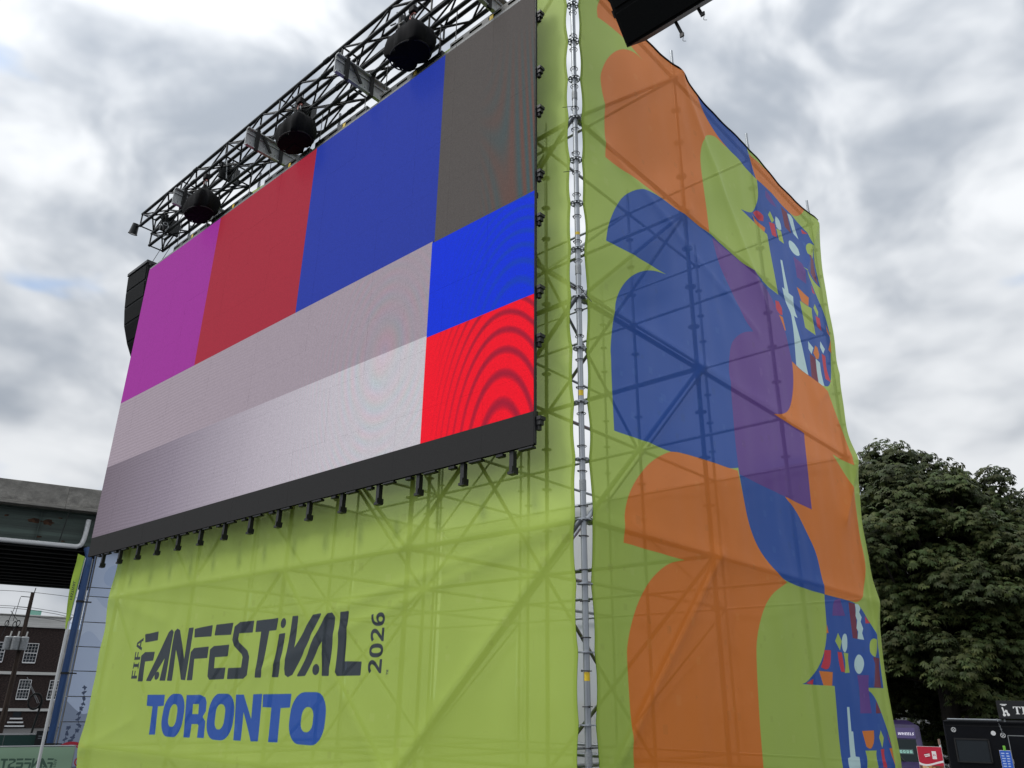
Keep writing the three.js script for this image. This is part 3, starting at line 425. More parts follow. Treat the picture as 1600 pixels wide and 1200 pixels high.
{
  const t = thing('highway_pillar', 'highway pillar clad in pale blue mural panels beside the green banner', 'pillar', [-34.18, 0, -9.35], 69.3 * RAD);
  box('core', [1.22, 9.45, 1.2], [0.32, 4.73, -0.75], M.concrete, t);
  const seams = [0, 0.46, 2.2, 3.2, 4.22, 5.22, 6.25, 7.35, 7.74, 9.42].map((v, i) => i ? v : -0.02);
  const wash = canvasTex(256, 2048, (g, w, h) => {
    const S = y => (1 - y / 9.5) * h; g.fillStyle = '#bccae2'; g.fillRect(0, 0, w, h); const q = rng(4);
    g.fillStyle = '#aebfdc'; g.beginPath(); g.ellipse(w * 0.72, S(8.3), w * 0.32, h * 0.05, 0.3, 0, 7); g.fill();
    g.fillStyle = '#cad6ea'; g.beginPath(); g.moveTo(0, S(7.3)); g.bezierCurveTo(w * 0.3, S(7.6), w * 0.5, S(6.6), w, S(6.9)); g.lineTo(w, S(5.2)); g.bezierCurveTo(w * 0.5, S(5.6), w * 0.3, S(6.2), 0, S(5.6)); g.fill();
    g.fillStyle = '#8e9ab0'; g.beginPath(); g.moveTo(0, S(3.0)); g.bezierCurveTo(w * 0.25, S(2.75), w * 0.4, S(2.6), w * 0.6, S(2.5)); g.bezierCurveTo(w * 0.8, S(2.45), w * 0.9, S(2.65), w, S(2.7)); g.lineTo(w, h); g.lineTo(0, h); g.fill();
    g.fillStyle = '#44506a'; const leaf = (x, y, s, a) => { g.save(); g.translate(x, y); g.rotate(a); g.beginPath(); g.ellipse(0, 0, s, s * 0.42, 0, 0, 7); g.fill(); g.restore(); };
    const stem = (pts) => { for (let i = 0; i < pts.length; i++) { const [x, y] = pts[i]; for (let k = 0; k < 3; k++) leaf(x * w + (q() - 0.5) * 16, S(y) + (q() - 0.5) * 10, 15 + 8 * q(), q() * 3); } g.strokeStyle = '#44506a'; g.lineWidth = 5; g.beginPath(); pts.forEach(([x, y], i) => i ? g.lineTo(x * w, S(y)) : g.moveTo(x * w, S(y))); g.stroke(); };
    stem([[0.5, 3.55], [0.52, 3.35], [0.56, 3.1], [0.57, 2.9], [0.52, 2.7], [0.5, 2.5], [0.5, 2.3], [0.58, 2.05], [0.55, 1.85], [0.45, 1.6], [0.4, 1.45]]); stem([[0.25, 1.95], [0.22, 1.75], [0.2, 1.5], [0.2, 1.1], [0.16, 0.7]]);
    g.strokeStyle = '#b01f33'; g.lineWidth = 26; g.lineCap = 'round'; g.beginPath(); g.moveTo(w * 0.08, S(1.2)); g.bezierCurveTo(w * 0.3, S(1.42), w * 0.6, S(1.4), w * 0.9, S(1.22)); g.stroke(); g.lineWidth = 11; for (const [x, y, r] of [[0.3, 1.1, 20], [0.5, 1.05, 26], [0.62, 1.15, 18], [0.82, 0.65, 34], [0.4, 0.75, 22]]) { g.beginPath(); g.arc(x * w, S(y), r, q() * 3, 4 + q() * 2); g.stroke(); }
    g.fillStyle = '#dfe2e4'; g.fillRect(w * 0.5, S(0.85), 26, 26);
  });
  const pm = std(0xffffff, 0.5, 0, { map: wash });
  for (let i = 0; i < seams.length - 1; i++) {
    const h = seams[i + 1] - seams[i] - 0.035, y = (seams[i] + seams[i + 1]) / 2, g = new THREE.BoxGeometry(1.12, h, 0.05), uv = g.attributes.uv; for (let k = 0; k < uv.count; k++) uv.setY(k, (seams[i] + uv.getY(k) * h) / 9.5);
    const p = part('mural_panel', g, pm, t); p.position.set(0.31, y, -0.11);
    const s = part('side_panel', new THREE.BoxGeometry(0.05, h, 1.1), M.bluePale ??= std(lin(0.20, 0.27, 0.42), 0.5), t); s.position.set(-0.325, y, -0.7);
  }
  bar('conduit', V(-0.42, 0, -0.16), V(-0.42, 9.0, -0.16), 0.04, M.galvDull, t, 8);
}
{
  const t = thing('downpipe', 'blue painted downpipe running down the highway pillar', 'pipe', [-33.46, 0, -8.41], 70.2 * RAD);
  bar('pipe', V(0.08, 0, 0), V(0.08, 8.4, 0), 0.135, M.bluePaint, t, 18);
  part('upper_bend', new THREE.TubeGeometry(new THREE.CatmullRomCurve3([V(0.08, 8.3, 0), V(0.08, 8.7, 0), V(0.02, 9.0, -0.05), V(-0.1, 9.3, -0.1)]), 16, 0.13, 14), M.bluePaint, t);
  for (const y of [4.1, 7.0, 1.4]) { const c = part('collar', new THREE.CylinderGeometry(0.155, 0.155, 0.09, 18), M.darkSteel, t); c.position.set(0.08, y, 0); box('bracket', [0.4, 0.05, 0.06], [0.33, y, -0.05], M.darkSteel, t); }
}
// ---------- feather flag ----------
{
  const t = thing('feather_flag', 'white flagpole with a narrow lime green feather flag', 'flag', [-17.03, 0, -2.41], 71 * RAD);
  bar('pole', V(0, 0, 0), V(-0.02, 4.9, 0), 0.032, M.whitePaint, t, 12); bar('tip_rod', V(-0.02, 4.85, -0.03), V(0.04, 6.40, -0.03), 0.014, M.whitePaint, t, 8);
  const tex = canvasTex(128, 1024, (g, w, h) => { g.fillStyle = '#a6c445'; g.fillRect(0, 0, w, h); g.save(); g.translate(w * 0.72, h * 0.62); g.rotate(-Math.PI / 2); g.fillStyle = INK; g.font = 'bold 62px sans-serif'; g.fillText('FESTiVAL', 0, 0); g.restore(); g.fillStyle = '#2f7c4f'; g.fillRect(0, 0, 10, h); });
  const g = sheet(0, 1, 4.72, 6.42, 8, 60, (u, y) => { const k = (y - 4.72) / 1.7, w = 0.05 + 0.16 * Math.sin(Math.min(1, k * 1.15) * Math.PI * 0.62) + 0.12 * Math.max(0, k - 0.9); const a = 0.5 * Math.sin(k * 5) + 0.9; return [-0.02 + 0.05 * k - w * 0.8 * u, y + 0.05 * u * k, 0.015 + 0.3 * w * Math.sin(a) * u + 0.025 * u * Math.sin(k * 11 + u * 3)]; }, (q, u, v) => [u, (v - 4.72) / 1.7]);
  part('flag_cloth', g, std(0xffffff, 0.7, 0, { map: tex, side: THREE.DoubleSide }), t);
}
// ---------- brick building ----------
{
  const t = thing('brick_building', 'dark red brick building with white cornice seen under the highway', 'building', [-91.4, 0, -25.9], 72 * RAD);
  const brick = std(lin(0.125, 0.078, 0.068), 0.95, 0, { map: rep(grainTex(256, 91, 14, 0.5, 3), 6, 3) });
  box('wall', [26, 9.75, 10], [-10.4, 4.875, -5], brick, t); box('cornice', [26.4, 1.1, 10.4], [-10.4, 10.30, -5], M.limestone, t, 0.04); box('coping', [26.7, 0.14, 10.7], [-10.4, 10.92, -5], M.limestone, t, 0.03);
  box('wing_wall', [9, 10.0, 8], [6.8, 5.0, -8], M.limestone, t);
  box('string_course', [26.2, 0.28, 0.3], [-10.4, 5.22, 0.02], M.limestone, t); box('string_course', [26.2, 0.26, 0.3], [-10.4, 1.72, 0.02], M.limestone, t);
  const window = (u, y, w, h) => {
    const g = sub('window', t); g.position.set(u, y, 0);
    box('pane', [w - 0.1, h - 0.1, 0.03], [0, 0, 0.015], M.glassDark, g);
    box('frame', [w, 0.06, 0.1], [0, h / 2, 0.05], M.frameWhite, g); box('frame', [w, 0.12, 0.14], [0, -h / 2, 0.06], M.frameWhite, g); for (const s of [-1, 1]) box('frame', [0.055, h, 0.1], [s * w / 2, 0, 0.05], M.frameWhite, g); box('frame', [w, 0.07, 0.1], [0, 0, 0.06], M.frameWhite, g);
    for (const s of [-0.25, 0, 0.25]) box('muntin', [0.022, h - 0.1, 0.05], [s * w, 0, 0.045], M.frameWhite, g); for (const s of [-0.34, -0.17, 0.17, 0.34]) box('muntin', [w - 0.1, 0.018, 0.045], [0, s * h, 0.043], M.frameWhite, g);
  };
  for (const u of [-9.0, -6.1, -3.1, -0.15]) window(u, 7.2, 1.15, 1.9); for (const u of [-8.7, -5.8, -2.9, -0.02, 2.75]) window(u, 3.65, 1.05, 1.85);
  const d = sub('entrance', t); for (const [y, w] of [[0.9, 1.1], [0.55, 1.4], [0.2, 1.7], [-0.12, 2.0]]) box('step_moulding', [w, 0.13, 0.5], [-0.1, y, 0.2], M.frameWhite, d); box('fanlight', [0.7, 0.5, 0.1], [-0.1, 1.3, 0.06], M.glassDark, d);
  const u = sub('rooftop_unit', t); box('housing', [1.05, 0.5, 0.9], [-0.55, 11.45, -3], std(lin(0.16, 0.36, 0.29), 0.6), u, 0.03); box('stand', [0.8, 0.22, 0.7], [-0.55, 11.1, -3], M.darkSteel, u);
}
// ---------- utility pole ----------
{
  const t = thing('utility_pole', 'wooden utility pole carrying grey transformers in front of brick building', 'utility pole', [-63.1, 0, -16.1], 72.5 * RAD);
  const wood = std(lin(0.085, 0.055, 0.04), 0.95, 0, { map: rep(grainStreak, 1, 4) });
  part('pole', new THREE.CylinderGeometry(0.13, 0.2, 10.3, 14), wood, t).position.set(-0.28, 5.15, 0); bar('top_pin', V(-0.2, 10.2, 0), V(-0.16, 10.65, 0), 0.035, M.darkSteel, t, 6);
  for (const [x, z] of [[-1.1, 0.1], [-0.62, 0.35], [-0.1, 0.3]]) {
    const g = sub('transformer', t); g.position.set(x, 6.63, z);
    part('tank', new THREE.CylinderGeometry(0.27, 0.27, 0.85, 18), M.galvDull, g); part('lid', new THREE.CylinderGeometry(0.2, 0.285, 0.08, 18), M.galvDull, g).position.y = 0.46; const b = bar('bushing', V(0.05, 0.48, 0), V(0.08, 0.86, 0), 0.05, M.limestone, g, 8); b.name = 'bushing';
  }
  for (const y of [9.95, 9.2, 8.55]) bar('arm', V(-0.3, y, 0), V(-1.0, y + 0.02, 0), 0.03, M.darkSteel, t, 6);
  for (const [x, y] of [[-1.45, 8.0], [-0.95, 7.95], [-0.75, 8.05]]) { const c = part('cutout_switch', new THREE.TorusGeometry(0.17, 0.035, 6, 14).scale(0.7, 1.2, 1), M.darkSteel, t); c.position.set(x, y, 0.1); }
  for (const [x0, y0, x1, y1] of [[-1.2, 9.2, -1.6, 7.1], [-1.0, 9.9, -1.1, 8.2], [-1.4, 8.9, -0.8, 8.2], [-0.9, 7.8, -1.05, 7.1]]) bar('jumper', V(x0, y0, 0.05), V(x1, y1, 0.1), 0.022, M.black, t, 5);
  for (const [y, dy] of [[10.3, -1.0], [9.2, -2.0], [9.05, -2.2], [8.6, -1.9]]) { const c = new THREE.CatmullRomCurve3([V(-30, y + 0.5, 4), V(-10, y - 0.35, 1.2), V(-0.28, y, 0.1), V(8, y + dy * 0.55, -1), V(30, y + dy, -4)]); part('wire', new THREE.TubeGeometry(c, 40, 0.018, 5), M.black, t); }
}
{ // curved lamp post with a ring-shaped head, beside the utility pole
  const t = thing('curved_lamp_post', 'dark curved post ending in a hoop beside white flagpole', 'post', [-51.9, 0, -13.2], 72 * RAD);
  part('post', new THREE.TubeGeometry(new THREE.CatmullRomCurve3([V(0.75, -0.05, 0), V(0.80, 1.2, 0), V(0.95, 2.6, 0), V(0.98, 2.95, 0)]), 24, 0.06, 8), M.darkSteel, t);
  part('hoop', new THREE.TorusGeometry(0.36, 0.05, 8, 36).scale(0.95, 1.2, 1), M.darkSteel, t).position.set(0.6, 2.85, 0.0);
  for (const s of [0, 0.1]) bar('guy', V(0.75 + s, 2.75, 0), V(-0.1, 4.2, 0), 0.02, M.whitePaint, t, 5);
}
// ---------- fence, hoardings and small signs at lower left ----------
{
  const t = thing('fence_scrim', 'pale green fence scrim with lettering reversed, seen from behind', 'fence', [-24.66, 0, -4.8], 71 * RAD);
  const tex = canvasTex(1024, 512, (g, w, h) => { g.fillStyle = '#8aa88c'; g.fillRect(0, 0, w, h); g.save(); g.translate(w * 0.47, h * 0.325); g.scale(0.085 * w, 0.085 * w * 1.46); letters(g, x => -(x + 2.2), y => -(y - 3.475) , '#43604f', null); g.restore(); });
  const m = new THREE.MeshPhysicalMaterial({ map: tex, roughness: 0.8, transmission: 0.2, thickness: 0, side: THREE.DoubleSide });
  const W = 5.2; part('scrim', sheet(0, 1, 0.05, 1.78, 40, 14, (u, y) => [-4.0 + u * W, y, 0.02 * Math.sin(u * 30) + 0.01 * Math.sin(y * 9)], (q, u, v) => [u, v / 1.78]), m, t);
  for (let k = 0; k < 3; k++) bar('post', V(-4.0 + k * 2.6, 0, -0.06), V(-4.0 + k * 2.6, 1.82, -0.06), 0.025, M.galvDull, t, 8);
  bar('top_rail', V(-4, 1.80, -0.06), V(1.2, 1.80, -0.06), 0.02, M.galvDull, t, 8);
}
{
  const t = thing('green_hoarding', 'dark green hoarding with pale top rail behind the fence scrim', 'hoarding', [-38.97, 0, -9.31], 71.5 * RAD);
  const g = std(lin(0.012, 0.055, 0.045), 0.6); for (let k = 0; k < 4; k++) box('board', [1.37, 1.5, 0.05], [-4.2 + k * 1.38 + 0.0, 0.78, 0], g, t, 0.006); box('top_rail', [5.55, 0.05, 0.1], [-2.13, 1.57, 0], M.whitePaint, t);
}
{
  const t = thing('notice_board', 'small black notice board between the flagpole and blue downpipe', 'sign', [-38.9, 0, -9.1], 71.5 * RAD);
  const tex = canvasTex(128, 256, (g, w, h) => { g.fillStyle = '#15181b'; g.fillRect(0, 0, w, h); g.fillStyle = '#8b9094'; g.fillRect(24, 60, 60, 10); g.fillRect(24, 90, 84, 7); g.fillStyle = '#6d8f2c'; g.fillRect(20, 196, 84, 26); });
  box('board', [0.5, 0.85, 0.04], [0.92, 1.28, 0], M.black, t); part('notice', new THREE.PlaneGeometry(0.48, 0.83), std(0xffffff, 0.5, 0, { map: tex }), t).position.set(0.92, 1.28, 0.024); bar('post', V(0.92, 0, -0.05), V(0.92, 1.5, -0.05), 0.04, M.black, t, 8);
}
// ---------- trees ----------
function leafSpray(seed) {         // a hand of drooping leaflets
  const q = rng(seed), p = [], nrm = [], ix = [];
  for (let k = 0; k < 7; k++) {
    const a = (k - 3) * 0.62 + (q() - 0.5) * 0.3, L = 0.20 + 0.08 * Math.cos((k - 3) * 0.5) + 0.03 * q(), w = 0.052, dr = 0.10 + 0.07 * q(), ca = Math.cos(a), sa = Math.sin(a), b = p.length / 3;
    const P = (l, s, d) => p.push(ca * l - sa * s, d, sa * l + ca * s);
    P(0.01, 0, 0); P(L * 0.6, w, -dr * 0.42); P(L * 0.6, -w, -dr * 0.42); P(L, 0, -dr); P(L * 0.55, 0, -dr * 0.25);
    ix.push(b, b + 1, b + 4, b, b + 4, b + 2, b + 1, b + 3, b + 4, b + 4, b + 3, b + 2);
  }
  const g = new THREE.BufferGeometry(); g.setAttribute('position', new THREE.Float32BufferAttribute(p, 3)); g.setIndex(ix); g.computeVertexNormals(); return g;
}
const spray = leafSpray(3);
M.leaf = new THREE.MeshPhysicalMaterial({ color: lin(1, 1, 1), roughness: 0.6, transmission: 0.25, thickness: 0, side: THREE.DoubleSide, specularIntensity: 0.4 });
M.bark = std(lin(0.06, 0.048, 0.038), 0.95, 0, { map: rep(grainStreak, 2, 3) });
function tree(label, [x, z], h, rx, ry, cy, seed, clumps, per) {
  const t = thing('broadleaf_tree', label, 'tree', [x, 0, z], 0, 'trees behind the tower'), q = rng(seed), n = createNoise3D(rng(seed + 5));
  const pads = [];
  for (let i = 0; i < clumps; i++) {
    const a = q() * 6.283, c = q() * 1.75 - 0.75, s = Math.sqrt(Math.max(0, 1 - Math.min(1, c * c))), k = 0.55 + 0.45 * Math.pow(q(), 0.5);
    const bul = 1 + 0.22 * n(Math.cos(a) * s * 1.6, c * 1.6, Math.sin(a) * s * 1.6);
    pads.push([Math.cos(a) * s * rx * k * bul, cy + c * ry * k * bul, Math.sin(a) * s * rx * k * bul, 0.4 + 0.65 * q()]);
  }
  const trunk = sub('trunk', t); part('bole', new THREE.CylinderGeometry(0.24, 0.4, cy, 12), M.bark, trunk).position.y = cy / 2;
  pads.forEach((p, i) => { if (i % 3 === 0) { const y0 = cy * (0.45 + 0.5 * q()); bar('limb', V(0, Math.min(y0, p[1] * 0.8), 0), V(p[0] * 0.92, p[1] - 0.1, p[2] * 0.92), 0.03 + 0.05 * q(), M.bark, trunk, 6); } });
  const im = new THREE.InstancedMesh(spray, M.leaf, clumps * per), o = new THREE.Object3D(), col = new THREE.Color(); let k = 0;
  for (const [px, py, pz, r] of pads) {
    const tone = 0.6 + 0.6 * q();
    for (let j = 0; j < per; j++) {
      const a = q() * 6.283, rad = r * Math.sqrt(q()) * (0.75 + 0.6 * q()), dome = 0.7 * r * (1 - (rad / (1.35 * r)) ** 2) * q();
      o.position.set(px + Math.cos(a) * rad, py + dome - 0.25 * r + (q() - 0.5) * 0.5, pz + Math.sin(a) * rad);
      o.rotation.set(0, 0, 0); o.rotation.order = 'YXZ'; o.rotation.y = -a + (q() - 0.5) * 1.2; o.rotation.z = -0.2 - 0.5 * rad / r + (q() - 0.5) * 0.9; o.rotation.x = (q() - 0.5) * 1.0;
      const s = 0.5 + 0.35 * q(); o.scale.set(s, s, s); o.updateMatrix(); im.setMatrixAt(k, o.matrix);
      const v = tone * (0.75 + 0.5 * q()); col.setRGB(0.056 * v * (0.9 + 0.4 * q()), 0.082 * v, 0.022 * v); im.setColorAt(k++, col);
    }
  }
  im.count = k; im.name = 'crown'; im.userData.kind = 'stuff'; t.add(im);
}
const TF = (u, d) => { const a = 13 * RAD, n = [-Math.sin(a), -Math.cos(a)], r = [Math.cos(a), -Math.sin(a)]; return [3.7036 + n[0] * d + r[0] * u, 4.9683 + n[1] * d + r[1] * u]; };
tree('largest dark green leafy tree, directly right of the tower', TF(-0.9, 36), 12.9, 3.7, 5.4, 7.4, 501, 380, 130);
tree('leafy tree at the right edge above the black food truck', TF(3.6, 37.5), 11.4, 3.3, 4.7, 6.5, 777, 300, 130);
tree('leafy tree half hidden behind the tower edge', TF(-5.6, 38), 12.2, 3.4, 5.2, 6.8, 888, 200, 120);
tree('shaded tree farther back between the two near trees', TF(1.6, 43), 11.0, 5.4, 5.2, 4.8, 999, 330, 110);
// ---------- white sheeting on the back of the tower ----------
{
  const t = thing('white_sheeting', 'white sheeting on the back of the tower glimpsed through the laced gap', 'tarpaulin', [-4.3, 0, -6.5]);
  const m = new THREE.MeshPhysicalMaterial({ color: lin(0.80, 0.81, 0.82), roughness: 0.9, transmission: 0.5, thickness: 0, side: THREE.DoubleSide });
  for (let k = 0; k < 4; k++) part('sheet', sheet(0, 1, 0.1, 6.7, 30, 40, (u, y) => [-4.3 + k * 2.16 + u * 2.145, y, 0.03 * wob(u * 2 + k * 7, y * 0.5) + 0.02 * Math.sin(u * 9 + k)], (q, u, v) => [u, v]), m, t);
  for (let k = 0; k < 3; k++) part('sheet', sheet(0, 1, 0.1, 6.7, 30, 40, (u, y) => [-4.42 + 0.03 * wob(u * 2 + k * 9, y * 0.5), y, 0.05 + k * 2.12 + u * 2.1], (q, u, v) => [u, v]), m, t);
}
// ---------- food truck ----------
{
  const t = thing('food_truck', 'black food truck with roof sign at the right edge', 'truck', [-1.25, 0, -16.47], 13 * RAD);
  const body = new THREE.MeshPhysicalMaterial({ color: lin(0.005, 0.0055, 0.008), roughness: 0.4, specularIntensity: 0.35, map: grainA });
  box('body', [5.6, 2.5, 2.2], [2.06, 1.76, -1.1], body, t, 0.05); box('skirt', [5.4, 0.3, 2.1], [2.06, 0.42, -1.1], M.blackMatt, t);
  box('roof_rail', [1.08, 0.03, 0.06], [-0.1, 3.035, 0.0], M.galv, t, 0.008); box('roof_gutter', [5.6, 0.03, 0.05], [2.06, 2.98, 0.02], body, t);
  box('panel_seam', [5.5, 0.012, 0.012], [2.06, 2.90, 0.004], M.blackMatt, t);
  const w = sub('side_window', t); box('pane', [0.62, 0.44, 0.02], [-0.23, 2.39, 0.012], M.glassDark, w); for (const s of [-1, 1]) { box('frame', [0.70, 0.03, 0.04], [-0.23, 2.39 + s * 0.235, 0.016], M.blackMatt, w); box('frame', [0.03, 0.5, 0.04], [-0.23 + s * 0.335, 2.39, 0.016], M.blackMatt, w); }
  const vent = new THREE.TorusGeometry(0.045, 0.008, 6, 20);
  for (const [x, y] of [[-0.55, 2.81], [0.41, 2.72]]) { const v = sub('round_vent', t); v.position.set(x, y, 0.01); part('ring', vent, M.whitePaint, v); for (const a of [0.8, -0.8]) { const b = box('bar', [0.085, 0.012, 0.008], [0, 0, 0], M.whitePaint, v); b.rotation.z = a; } }
  const h = sub('serving_hatch', t); box('hatch_edge', [3.8, 0.014, 0.02], [2.4, 2.72, 0.01], M.galvDull, h); box('hatch_edge', [0.014, 1.3, 0.02], [0.5, 2.07, 0.01], M.galvDull, h); box('hatch_panel', [3.8, 1.28, 0.02], [2.42, 2.07, 0.008], body, h);
  for (let k = 0; k < 9; k++) { const c = part('chain_link', new THREE.TorusGeometry(0.016, 0.004, 5, 10), M.galv, t); c.position.set(0.36 + 0.006 * k, 3.04 - k * 0.032, 0.03); c.rotation.y = k % 2 ? 1.4 : 0; }
  for (const [x, y, s] of [[0.23, 2.76, 0.1], [0.51, 2.2, 0.09]]) { const c = part('white_sticker', new THREE.CircleGeometry(s / 2, 9), M.frameWhite, t); c.position.set(x, y, 0.006); }
  for (const [x, z] of [[0.1, -0.15], [3.9, -0.15]]) { const wh = sub('wheel', t); wh.position.set(x, 0.42, z); const ty = part('tyre', new THREE.CylinderGeometry(0.42, 0.42, 0.28, 28), M.blackMatt, wh); ty.rotation.x = Math.PI / 2; const rm = part('rim', new THREE.CylinderGeometry(0.22, 0.22, 0.3, 20), M.galvDull, wh); rm.rotation.x = Math.PI / 2; }
  const sg = sub('roof_sign', t); box('board', [3.6, 0.38, 0.06], [2.20, 3.25, 0.06], M.blackMatt, sg, 0.006);
  const tex = canvasTex(1024, 108, (g, w, h) => { g.fillStyle = '#111215'; g.fillRect(0, 0, w, h); g.fillStyle = '#e9e9e7'; g.font = 'bold 66px serif'; g.fillText('TR', 82, 80);
    g.font = 'bold 15px sans-serif'; g.fillRect(14, 18, 38, 5); g.fillRect(22, 24, 22, 5); g.lineCap = 'round'; g.lineWidth = 9; g.strokeStyle = '#e9e9e7'; g.beginPath(); g.moveTo(24, 42); g.lineTo(28, 66); g.lineTo(46, 66); g.moveTo(28, 66); g.lineTo(26, 84); g.moveTo(44, 66); g.lineTo(50, 82); g.moveTo(40, 58); g.lineTo(45, 60); g.stroke(); g.beginPath(); g.arc(28, 86, 9, 0, 7); g.arc(50, 84, 9, 0, 7); g.fill(); });
  part('sign_print', new THREE.PlaneGeometry(3.56, 0.36), std(0xffffff, 0.6, 0, { map: tex }), sg).position.set(2.20, 3.25, 0.093);
  for (const x of [0.5, 1.4]) box('bracket', [0.03, 0.14, 0.03], [x, 3.07, 0.04], M.galvDull, sg);
}
{
  const t = thing('blue_menu_poster', 'blue and white menu poster standing before the food truck', 'poster', TF(0.37, 21.4).reduce((a, v, i) => i ? [a, 0, v] : v, 0), 13 * RAD);
  const tex = canvasTex(128, 256, (g, w, h) => { const q = rng(2); g.fillStyle = '#2f62c8'; g.fillRect(0, 0, w, h); g.fillStyle = '#e8eaee'; g.fillRect(0, h * 0.58, w, h * 0.42); g.fillStyle = '#b9cbf0'; for (let r = 0; r < 6; r++) for (let c = 0; c < 2; c++) g.fillRect(14 + c * 56, 18 + r * 21, 26 + q() * 18, 9); g.fillStyle = '#51565e'; for (let r = 0; r < 4; r++) for (let c = 0; c < 2; c++) g.fillRect(18 + c * 56, 160 + r * 22, 20 + q() * 20, 9); });
  box('board', [0.21, 0.62, 0.03], [0, 2.13, 0], M.frameWhite, t, 0.004); part('print', new THREE.PlaneGeometry(0.205, 0.61), std(0xffffff, 0.5, 0, { map: tex }), t).position.set(0, 2.13, 0.017); bar('stand', V(0, 0, -0.03), V(0, 2.4, -0.03), 0.02, M.black, t, 8); box('green_clip', [0.05, 0.1, 0.03], [-0.0, 2.48, 0], std(lin(0.18, 0.5, 0.05), 0.5), t, 0.006);
}
{
  const t = thing('red_food_sign', 'red printed sign with white wave on a post', 'sign', [-1.53, 0, -13.3], 16 * RAD);
  const tex = canvasTex(256, 384, (g, w, h) => {
    g.fillStyle = '#c51f3c'; g.fillRect(0, 0, w, h); const q = rng(12);
    g.fillStyle = '#6b4a35'; g.fillRect(0, h * 0.52, w, h * 0.48); for (let i = 0; i < 70; i++) { g.fillStyle = ['#c98f56', '#8b3226', '#e0b184', '#5a3423', '#b7542f', '#d8c7a4'][Math.floor(q() * 6)]; g.beginPath(); g.ellipse(q() * w, h * (0.56 + 0.44 * q()), 10 + 20 * q(), 8 + 14 * q(), q() * 3, 0, 7); g.fill(); }
    g.fillStyle = '#f2efee'; g.beginPath(); g.moveTo(0, h * 0.43); g.bezierCurveTo(w * 0.3, h * 0.56, w * 0.6, h * 0.42, w, h * 0.37); g.lineTo(w, h * 0.43); g.bezierCurveTo(w * 0.6, h * 0.47, w * 0.35, h * 0.6, 0, h * 0.5); g.fill();
    g.fillRect(w * 0.58, h * 0.12, 46, 84); g.fillStyle = '#c51f3c'; g.beginPath(); g.arc(w * 0.58 + 23, h * 0.12 + 42, 12, 0, 7); g.fill(); g.fillStyle = '#f2efee'; g.fillRect(w * 0.58 + 19, h * 0.12 + 22, 8, 42);
    g.save(); g.translate(w * 0.38, h * 0.24); g.rotate(-0.2); g.fillRect(-32, -14, 62, 11); g.fillRect(-28, 2, 54, 12); g.fillStyle = '#2a1215'; g.fillRect(-22, -20, 36, 5); g.fillRect(-10, 18, 28, 5); g.restore(); });
  box('board', [0.44, 0.66, 0.02], [0.02, 2.23, 0], M.frameWhite, t); part('print', new THREE.PlaneGeometry(0.43, 0.65), std(0xffffff, 0.55, 0, { map: tex }), t).position.set(0.02, 2.23, 0.012);
  bar('post', V(0.245, 0, -0.02), V(0.225, 2.69, -0.02), 0.018, M.whitePaint, t, 8); bar('finial', V(0.222, 2.6, -0.02), V(0.22, 2.70, -0.02), 0.022, std(lin(0.25, 0.16, 0.12), 0.7), t, 8);
}
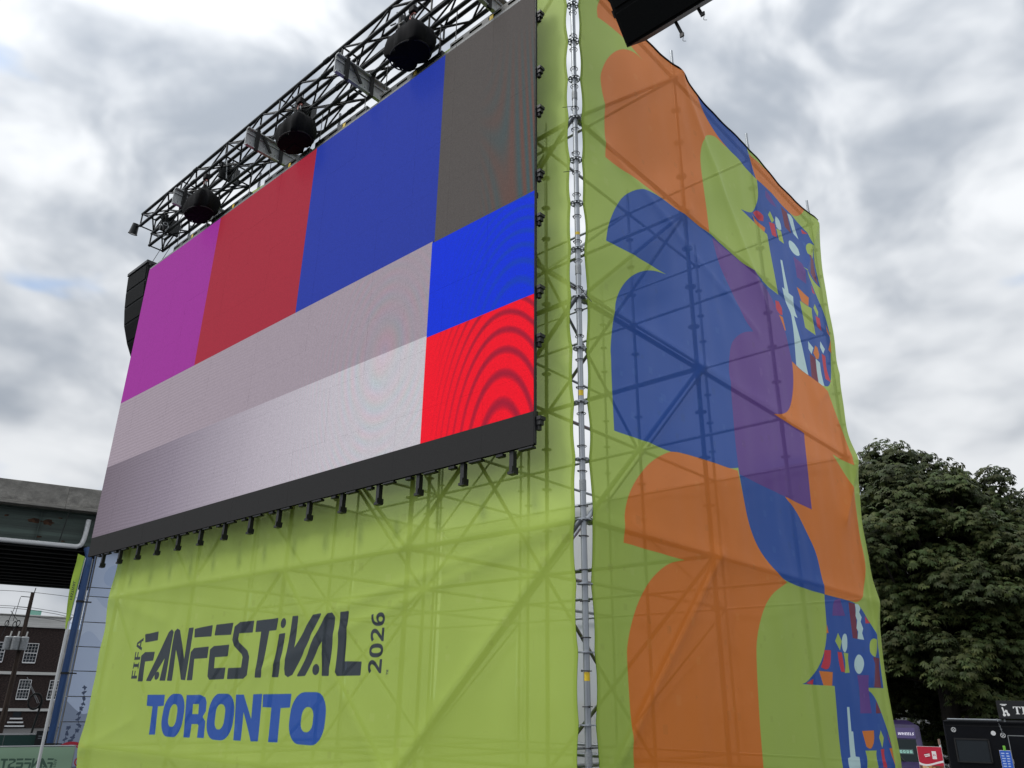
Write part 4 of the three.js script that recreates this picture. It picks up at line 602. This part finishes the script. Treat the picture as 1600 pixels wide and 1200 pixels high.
// ---------- purple van ----------
{
  const t = thing('purple_van', 'purple food van with lettering over the windscreen beside the red sign', 'van', [-4.38, 0, -19.9], 20 * RAD);
  const purple = std(lin(0.032, 0.017, 0.085), 0.35, 0, { map: grainA });
  const s = new THREE.Shape(); s.moveTo(0.1, 0.45); s.lineTo(0.12, 1.25); s.quadraticCurveTo(0.14, 1.62, -0.1, 1.68); s.lineTo(-0.62, 1.80); s.lineTo(-0.98, 2.42); s.lineTo(-1.12, 2.74); s.lineTo(-5.0, 2.80); s.lineTo(-5.0, 0.45);
  const g = new THREE.ExtrudeGeometry(s, { depth: 1.7, bevelEnabled: true, bevelSize: 0.06, bevelThickness: 0.12, bevelSegments: 3 }).rotateY(-Math.PI / 2); g.translate(0.75, 0, 0); part('body', g, purple, t);
  const slope = Math.atan2(0.36, 0.62), ws = part('windscreen', new THREE.BoxGeometry(1.62, 0.66, 0.03), new THREE.MeshPhysicalMaterial({ color: lin(0.006, 0.012, 0.013), roughness: 0.1, specularIntensity: 0.4 }), t); ws.position.set(-0.1, 2.12, -0.74); ws.rotation.x = -slope;
  const stick = canvasTex(256, 96, (g, w, h) => { g.fillStyle = '#2d4a48'; g.fillRect(0, 0, w, h); g.fillStyle = '#7fb3a4'; for (let k = 0; k < 5; k++) { g.fillRect(14 + k * 48, 22, 34, 54); } g.fillStyle = '#2d4a48'; for (let k = 0; k < 5; k++) g.fillRect(26 + k * 48, 40, 12, 18); });
  const st = part('windscreen_sticker', new THREE.PlaneGeometry(0.46, 0.14), std(0xffffff, 0.5, 0, { map: stick }), t); st.position.set(0.36, 2.1, -0.705); st.rotation.x = -slope;
  const wip = bar('wiper', V(-0.1, 2.42, -0.86), V(0.32, 1.86, -0.55), 0.012, M.black, t, 6);
  const head = canvasTex(512, 96, (g, w, h) => { g.fillStyle = '#35265c'; g.fillRect(0, 0, w, h); g.fillStyle = '#e6e2ee'; g.font = 'italic bold 34px sans-serif'; g.textAlign = 'right'; g.fillText('WHEELS', w - 14, 66); });
  const hp = part('header_panel', new THREE.PlaneGeometry(1.66, 0.3), std(0xffffff, 0.4, 0, { map: head }), t); hp.position.set(-0.1, 2.575, -0.96); hp.rotation.x = -Math.atan2(0.14, 0.32);
  for (let k = 0; k < 4; k++) { const b = box('hood_stripe', [0.3, 0.012, 0.07], [-0.55 + k * 0.36, 1.79, -0.42], M.frameWhite, t); b.rotation.set(0.2, 0.4, 0); }
  for (const x of [-0.75, 0.55]) { const l = part('headlight', new THREE.SphereGeometry(0.13, 16, 10), M.whitePaint, t); l.scale.z = 0.4; l.position.set(x, 1.2, 0.2); }
  for (const x of [-0.92, 0.72]) for (const z of [-0.9, -3.9]) { const wh = sub('wheel', t); wh.position.set(x, 0.36, z); const ty = part('tyre', new THREE.CylinderGeometry(0.36, 0.36, 0.24, 26), M.blackMatt, wh); ty.rotation.z = Math.PI / 2; const rm = part('rim', new THREE.CylinderGeometry(0.2, 0.2, 0.26, 18), M.galvDull, wh); rm.rotation.z = Math.PI / 2; }
}
scene.traverse(o => { if (o.isMesh) { o.castShadow = true; o.receiveShadow = true; } });
renderer.render(scene, camera);
